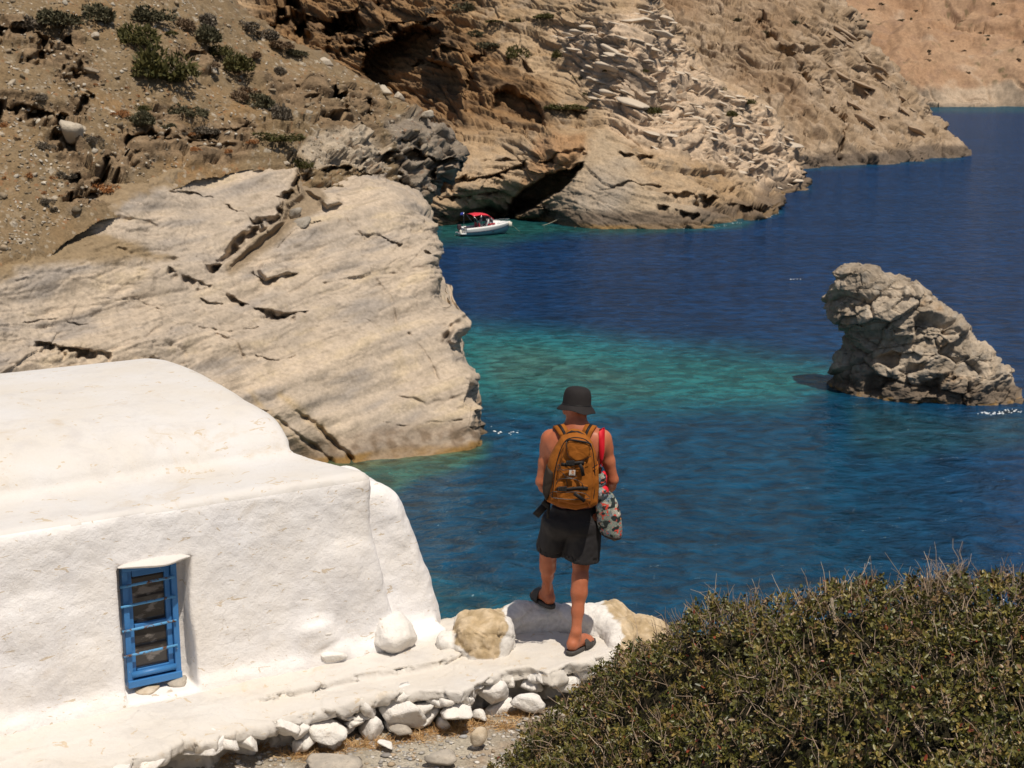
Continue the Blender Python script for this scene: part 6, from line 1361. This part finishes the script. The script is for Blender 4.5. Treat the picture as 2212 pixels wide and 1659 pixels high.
    # two buckled straps
    for (u0, v0), (u1, v1), (bu, bv), tail in (((1212, 1003), (1262, 1001), (1232, 1000), [(1252, 1003), (1257, 1012), (1260, 1028)]), ((1202, 1056), (1270, 1056), (1215, 1056), [(1240, 1066), (1252, 1074), (1263, 1083)])):
        web('strap', [F(u0+(u1-u0)*t, v0+(v1-v0)*t+1.5*math.sin(t*6), -.010-.004*math.sin(t*3.1)) for t in np.linspace(0, 1, 9)], .022, BLKWEB)
        v, f = join([boxv(F(bu, bv, -.019), (.046, .012, .030)), boxv(F(bu-7, bv, -.021), (.014, .016, .024)), boxv(F(bu+7, bv, -.021), (.012, .014, .034))]); bk = mesh_any('buckle', v, f, BLKPL, None, False, .003); adopt(bk, root)
        web('strap_tail', [F(u, v, -.022) for u, v in tail], .022, BLKWEB)
    for (u, v), sz in (((1259, 1006), (.03, .008, .05)), ((1262, 1056), (.04, .008, .055)), ((1207, 1048), (.045, .008, .05))):
        vv, ff = boxv(F(u, v, -.006), sz, 0, .15); tb = mesh_any('canvas_tab', vv, ff, OCHRE, None, False, .004); adopt(tb, root)
    # bungee cord
    cords = [[(1210, 1003), (1207, 1010), (1215, 1016), (1230, 1014), (1241, 1010)], [(1216, 1022), (1222, 1030), (1236, 1033), (1246, 1028)], [(1201, 1046), (1205, 1036), (1222, 1033), (1244, 1035), (1258, 1044), (1260, 1052)], [(1188, 1066), (1195, 1061), (1215, 1065), (1240, 1062), (1265, 1066), (1274, 1074)], [(1188, 1068), (1192, 1075), (1225, 1079), (1260, 1079), (1274, 1076)], [(1207, 1003), (1203, 1008), (1206, 1014), (1212, 1010), (1207, 1003)]]
    for c in cords:
        P = np.array([F(u, v, -.014) for u, v in c]); t = np.linspace(0, len(P)-1, 20); Q = np.stack([np.interp(t, np.arange(len(P)), P[:, k]) for k in range(3)], 1); Q[1:-1] = (Q[:-2]+Q[1:-1]+Q[2:])/3
        o = mesh_any('bungee_cord', *tube(Q, .0022, 6), BLKPL); adopt(o, root)
    # sewn label with its emblem
    lm = simple('label_cloth', (.55, .50, .44), .8, var=.08, scale=40.); c = F(1236, 1021, -.012)
    lb = mesh_any('label_patch', *boxv(c, (.038, .003, .036), 0, .05), lm, None, False, .001); adopt(lb, root)
    a = np.linspace(.5, 5.9, 14); o_ = [(math.cos(q)*.0095*(1+.25*math.sin(q*1.5)), math.sin(q)*.0095) for q in a]; i_ = [(math.cos(q)*.0035+.001, math.sin(q)*.004) for q in a]
    V = [np.array([c[0]+x+.003, c[1]-.0026, c[2]+z+.004]) for x, z in o_+i_]; n = len(a); f = [(k, k+1, n+k+1, n+k) for k in range(n-1)]
    em = mesh_any('emblem', V, f, simple('emblem_orange', (.50, .17, .03), .7), None, False); adopt(em, root); so = em.modifiers.new('t', 'SOLIDIFY'); so.thickness = .001
    tx = mesh_any('label_lettering', *join([boxv((c[0]-.012+.0036*k, c[1]-.0024, c[2]-.0125), (.0024, .0012, .004 if k % 3 else .005)) for k in range(8)]), simple('label_ink', (.16, .13, .11), .8), None, False); adopt(tx, root)
    # shoulder straps over both shoulders
    for sg, top_, mid in ((-1, (1222, 943), (1207, 920)), (1, (1264, 943), (1277, 920))):
        B_ = BB; pts = [B_(top_[0], top_[1]+6, yb+.00), B_(top_[0], top_[1], yb+.02), B_((top_[0]+mid[0])/2, (top_[1]+mid[1])/2-3, -.092), B_(mid[0], mid[1]-1, -.035), B_(mid[0]+sg*2, mid[1]+3, .055), B_(mid[0]+sg*3, mid[1]+25, .115), B_(mid[0]+sg*6, 990, .135), B_(mid[0]+sg*16, 1035, .09), B_(mid[0]+sg*14, 1062, .0), B_(1236+sg*48, 1072, yb+.03)]
        P = np.array(pts); t = np.linspace(0, len(P)-1, 40); Q = np.stack([np.interp(t, np.arange(len(P)), P[:, k]) for k in range(3)], 1)
        for _ in range(2): Q[1:-1] = (Q[:-2]+2*Q[1:-1]+Q[2:])/4
        cen = np.array([BB(1245, 985)[0], YM, BB(1245, 985)[2]]); nr = Q-cen; nr[:, 0] *= .3; nr /= np.linalg.norm(nr, axis=1)[:, None]
        web('shoulder_strap', Q, np.interp(t, [0, 1, 3, 6, 8, 9], [.06, .062, .066, .06, .03, .025]), OCHRE, .016, nrm=nr)
        web('strap_webbing', (Q+nr*.011)[:28], .018, BLKWEB, .003, nrm=nr[:28])
    # grab handle
    P = [W(u, v, yb_w-.03+dy) for u, v, dy in ((1222, 946, -.02), (1226, 934, -.02), (1236, 929, -.015), (1250, 931, -.015), (1262, 938, -.02), (1268, 947, -.02))]; web('grab_handle', P, .018, OCHRE, .010, nrm=(0, -.6, .8)); web('handle_binding', [np.array(p)+[0, -.010, -.004] for p in P], .012, BLKWEB, .004, nrm=(0, -.6, .8))
    # loose hip belt ends at his left
    web('hip_belt_end', [B(1186, 1074, yb+.02), B(1180, 1090, yb-.0), B(1170, 1100, yb-.01), B(1157, 1114, yb-.0)], .050, BLKWEB, .006, nrm=(.3, -1, .2)); web('belt_webbing', [B(1186, 1078, yb-.01), B(1185, 1098, yb-.015), B(1183, 1120, yb-.01)], .020, BLKWEB, .003)
    bk = mesh_any('belt_buckle', *boxv(B(1178, 1089, yb-.02), (.05, .012, .028), 0, .7), BLKPL, None, False, .004); adopt(bk, root)
    return root
build_pack()
# ------------------------------------------------------------------ floral drawstring bag
def build_bag():
    B = BB; yy = -.085
    root = empty('drawstring_bag', VV(B(1318, 1166, yy)), 'floral print drawstring bag with red strap on the man\'s right shoulder', 'bag')
    m, nt, b = newmat('floral_print'); tc = nt.nodes.new('ShaderNodeTexCoord').outputs['Object']
    c = None
    base = (.68, .62, .53)
    def fronds(scale, rot, lo_, hi_, seed):
        mp = nt.nodes.new('ShaderNodeMapping'); mp.inputs['Rotation'].default_value = rot; mp.inputs['Location'].default_value = (seed, seed*.7, 0); nt.links.new(tc, mp.inputs[0])
        wv = nt.nodes.new('ShaderNodeTexWave'); wv.inputs['Scale'].default_value = scale*3.2; wv.inputs['Distortion'].default_value = 3.5; wv.inputs['Detail'].default_value = 1; nt.links.new(mp.outputs[0], wv.inputs[0])
        ms = noise_out(nt, scale*.55, 2, .5, mp.outputs[0])
        a = ramp(nt, wv.outputs['Fac'], [(.45, 0.), (.50, 1.)]); k = ramp(nt, ms, [(lo_, 0.), (hi_, 1.)])
        mu = nt.nodes.new('ShaderNodeMath'); mu.operation = 'MULTIPLY'; nt.links.new(a, mu.inputs[0]); nt.links.new(k, mu.inputs[1]); return mu.outputs[0]
    c = mixc(nt, fronds(24., (0, .6, 0), .40, .43, 1.), base, (.020, .045, .042)); c = mixc(nt, fronds(26., (0, -.9, .3), .45, .48, 4.), c, (.06, .13, .10)); c = mixc(nt, fronds(26., (0, 1.6, .6), .54, .57, 8.), c, (.06, .12, .22))
    c = mixc(nt, ramp(nt, noise_out(nt, 24., 1, .4, tc), [(.52, 0.), (.54, 1.)]), c, (.012, .02, .02))
    c = mixc(nt, ramp(nt, noise_out(nt, 31., 2, .5, tc, .8), [(.62, 0.), (.635, 1.)]), c, (.60, .06, .035)); c = mixc(nt, ramp(nt, noise_out(nt, 47., 2, .5, tc, .8), [(.70, 0.), (.71, 1.)]), c, (.70, .30, .08))
    nt.links.new(c, b.inputs['Base Color']); b.inputs['Roughness'].default_value = .75; bump(nt, b, noise_out(nt, 16., 3, .5, tc, 1.), .9, .010)
    # body: gathered sack leaning to the right at the bottom
    prof = [(1300, 1058, .030), (1304, 1066, .055), (1309, 1085, .072), (1314, 1110, .079), (1318, 1135, .080), (1320, 1150, .076), (1321, 1160, .060), (1321, 1165, .02)]
    th = np.linspace(0, 2*np.pi, 48, endpoint=False); rows = []
    t = np.linspace(0, len(prof)-1, 30)
    for k in t:
        u, v, r_ = [np.interp(k, np.arange(len(prof)), [p[q] for p in prof]) for q in range(3)]; cc = B(u, v, yy); g = 1+.10*np.sin(7*th+1)*np.exp(-k*.9)+.04*np.sin(3*th+k)
        rows.append(np.stack([cc[0]+r_*g*np.cos(th), cc[1]+r_*.8*g*np.sin(th), cc[2]-.012*np.cos(th)*(k > 4)+0*th], -1))
    R = np.array(rows); F = list(map(tuple, grid_faces(30, 48, True)))+[tuple(range(48))[::-1], tuple(range(29*48, 30*48))]
    o = mesh_any('sack', R.reshape(-1, 3), F, m); adopt(o, root)
    # black base band
    k = 23; R2 = R[k:k+4].copy(); cc = R2.mean(1, keepdims=True); R2 = cc+(R2-cc)*1.02; bb = mesh_any('base_band', R2.reshape(-1, 3), grid_faces(4, 48, True), cloth('dark_band', (.035, .022, .02), .7)); adopt(bb, root)
    bb.modifiers.new('t', 'SOLIDIFY').thickness = .002
    # rolled neck with red lining
    def lump(name, c, r_, mat, seed, rot=(0, 0, 0)):
        d, f = ICO[4]; P = d*(1+.22*fbm(d*2.2+seed, 3)[:, None]+.10*fbm(d*6+seed, 2)[:, None])*np.array(r_); P = P@rotm(*rot).T; q = mesh_np(name, P, f, mat); q.location = VV(c); adopt(q, root)
    lump('rolled_neck', B(1299, 1066, yy-.03), (.045, .04, .040), m, 5, (0, .4, 0)); lump('red_lining', B(1303, 1060, yy-.008), (.036, .038, .036), REDC, 9, (0, .3, 0)); lump('neck_fold', B(1298, 1040, yy-.006), (.032, .030, .058), m, 13, (0, .15, 0)); lump('red_lining', B(1304, 1034, yy+.010), (.022, .024, .048), REDC, 17)
    # straps
    def web(name, pts, wd_, mat, th=.004, nrm=(0, -1, 0)):
        P = np.array(pts); T = np.gradient(P, axis=0); T /= np.linalg.norm(T, axis=1)[:, None]; S = np.cross(T, np.array(nrm, float)); S /= np.linalg.norm(S, axis=1)[:, None]; w_ = np.array(wd_)[:, None]/2
        o = mesh_any(name, np.stack([P-S*w_, P+S*w_], 1).reshape(-1, 3), grid_faces(len(P), 2), mat, None, True); adopt(o, root); s = o.modifiers.new('t', 'SOLIDIFY'); s.thickness = th; s.offset = 0
    web('shoulder_strap', [B(1303, 985, .115), B(1302, 950, .085), B(1301, 931, .03), B(1300, 926, -.03), B(1300, 933, -.080), B(1300, 955, -.105), B(1300, 975, -.110), B(1299, 992, -.11), B(1298, 1001, -.105)], [.03, .036, .037, .037, .037, .036, .034, .022, .012], REDC)
    rg = [B(1298, 1005, -.10)+np.array([.008*math.cos(a), 0, .012*math.sin(a)]) for a in np.linspace(0, 6.3, 16)]; o = mesh_any('ring', *tube(rg, .0025, 6, False), REDC); adopt(o, root)
    o = mesh_any('cord', *tube([B(1298, 1009, -.10), B(1298, 1018, -.10), B(1299, 1030, -.09)], .004, 6), REDC); adopt(o, root); o = mesh_any('clip', *tube([B(1297, 1006, -.105), B(1300, 1012, -.105), B(1298, 1018, -.104)], .004, 6), BLKPL); adopt(o, root)
build_bag()
print('man', time.time()-T0)
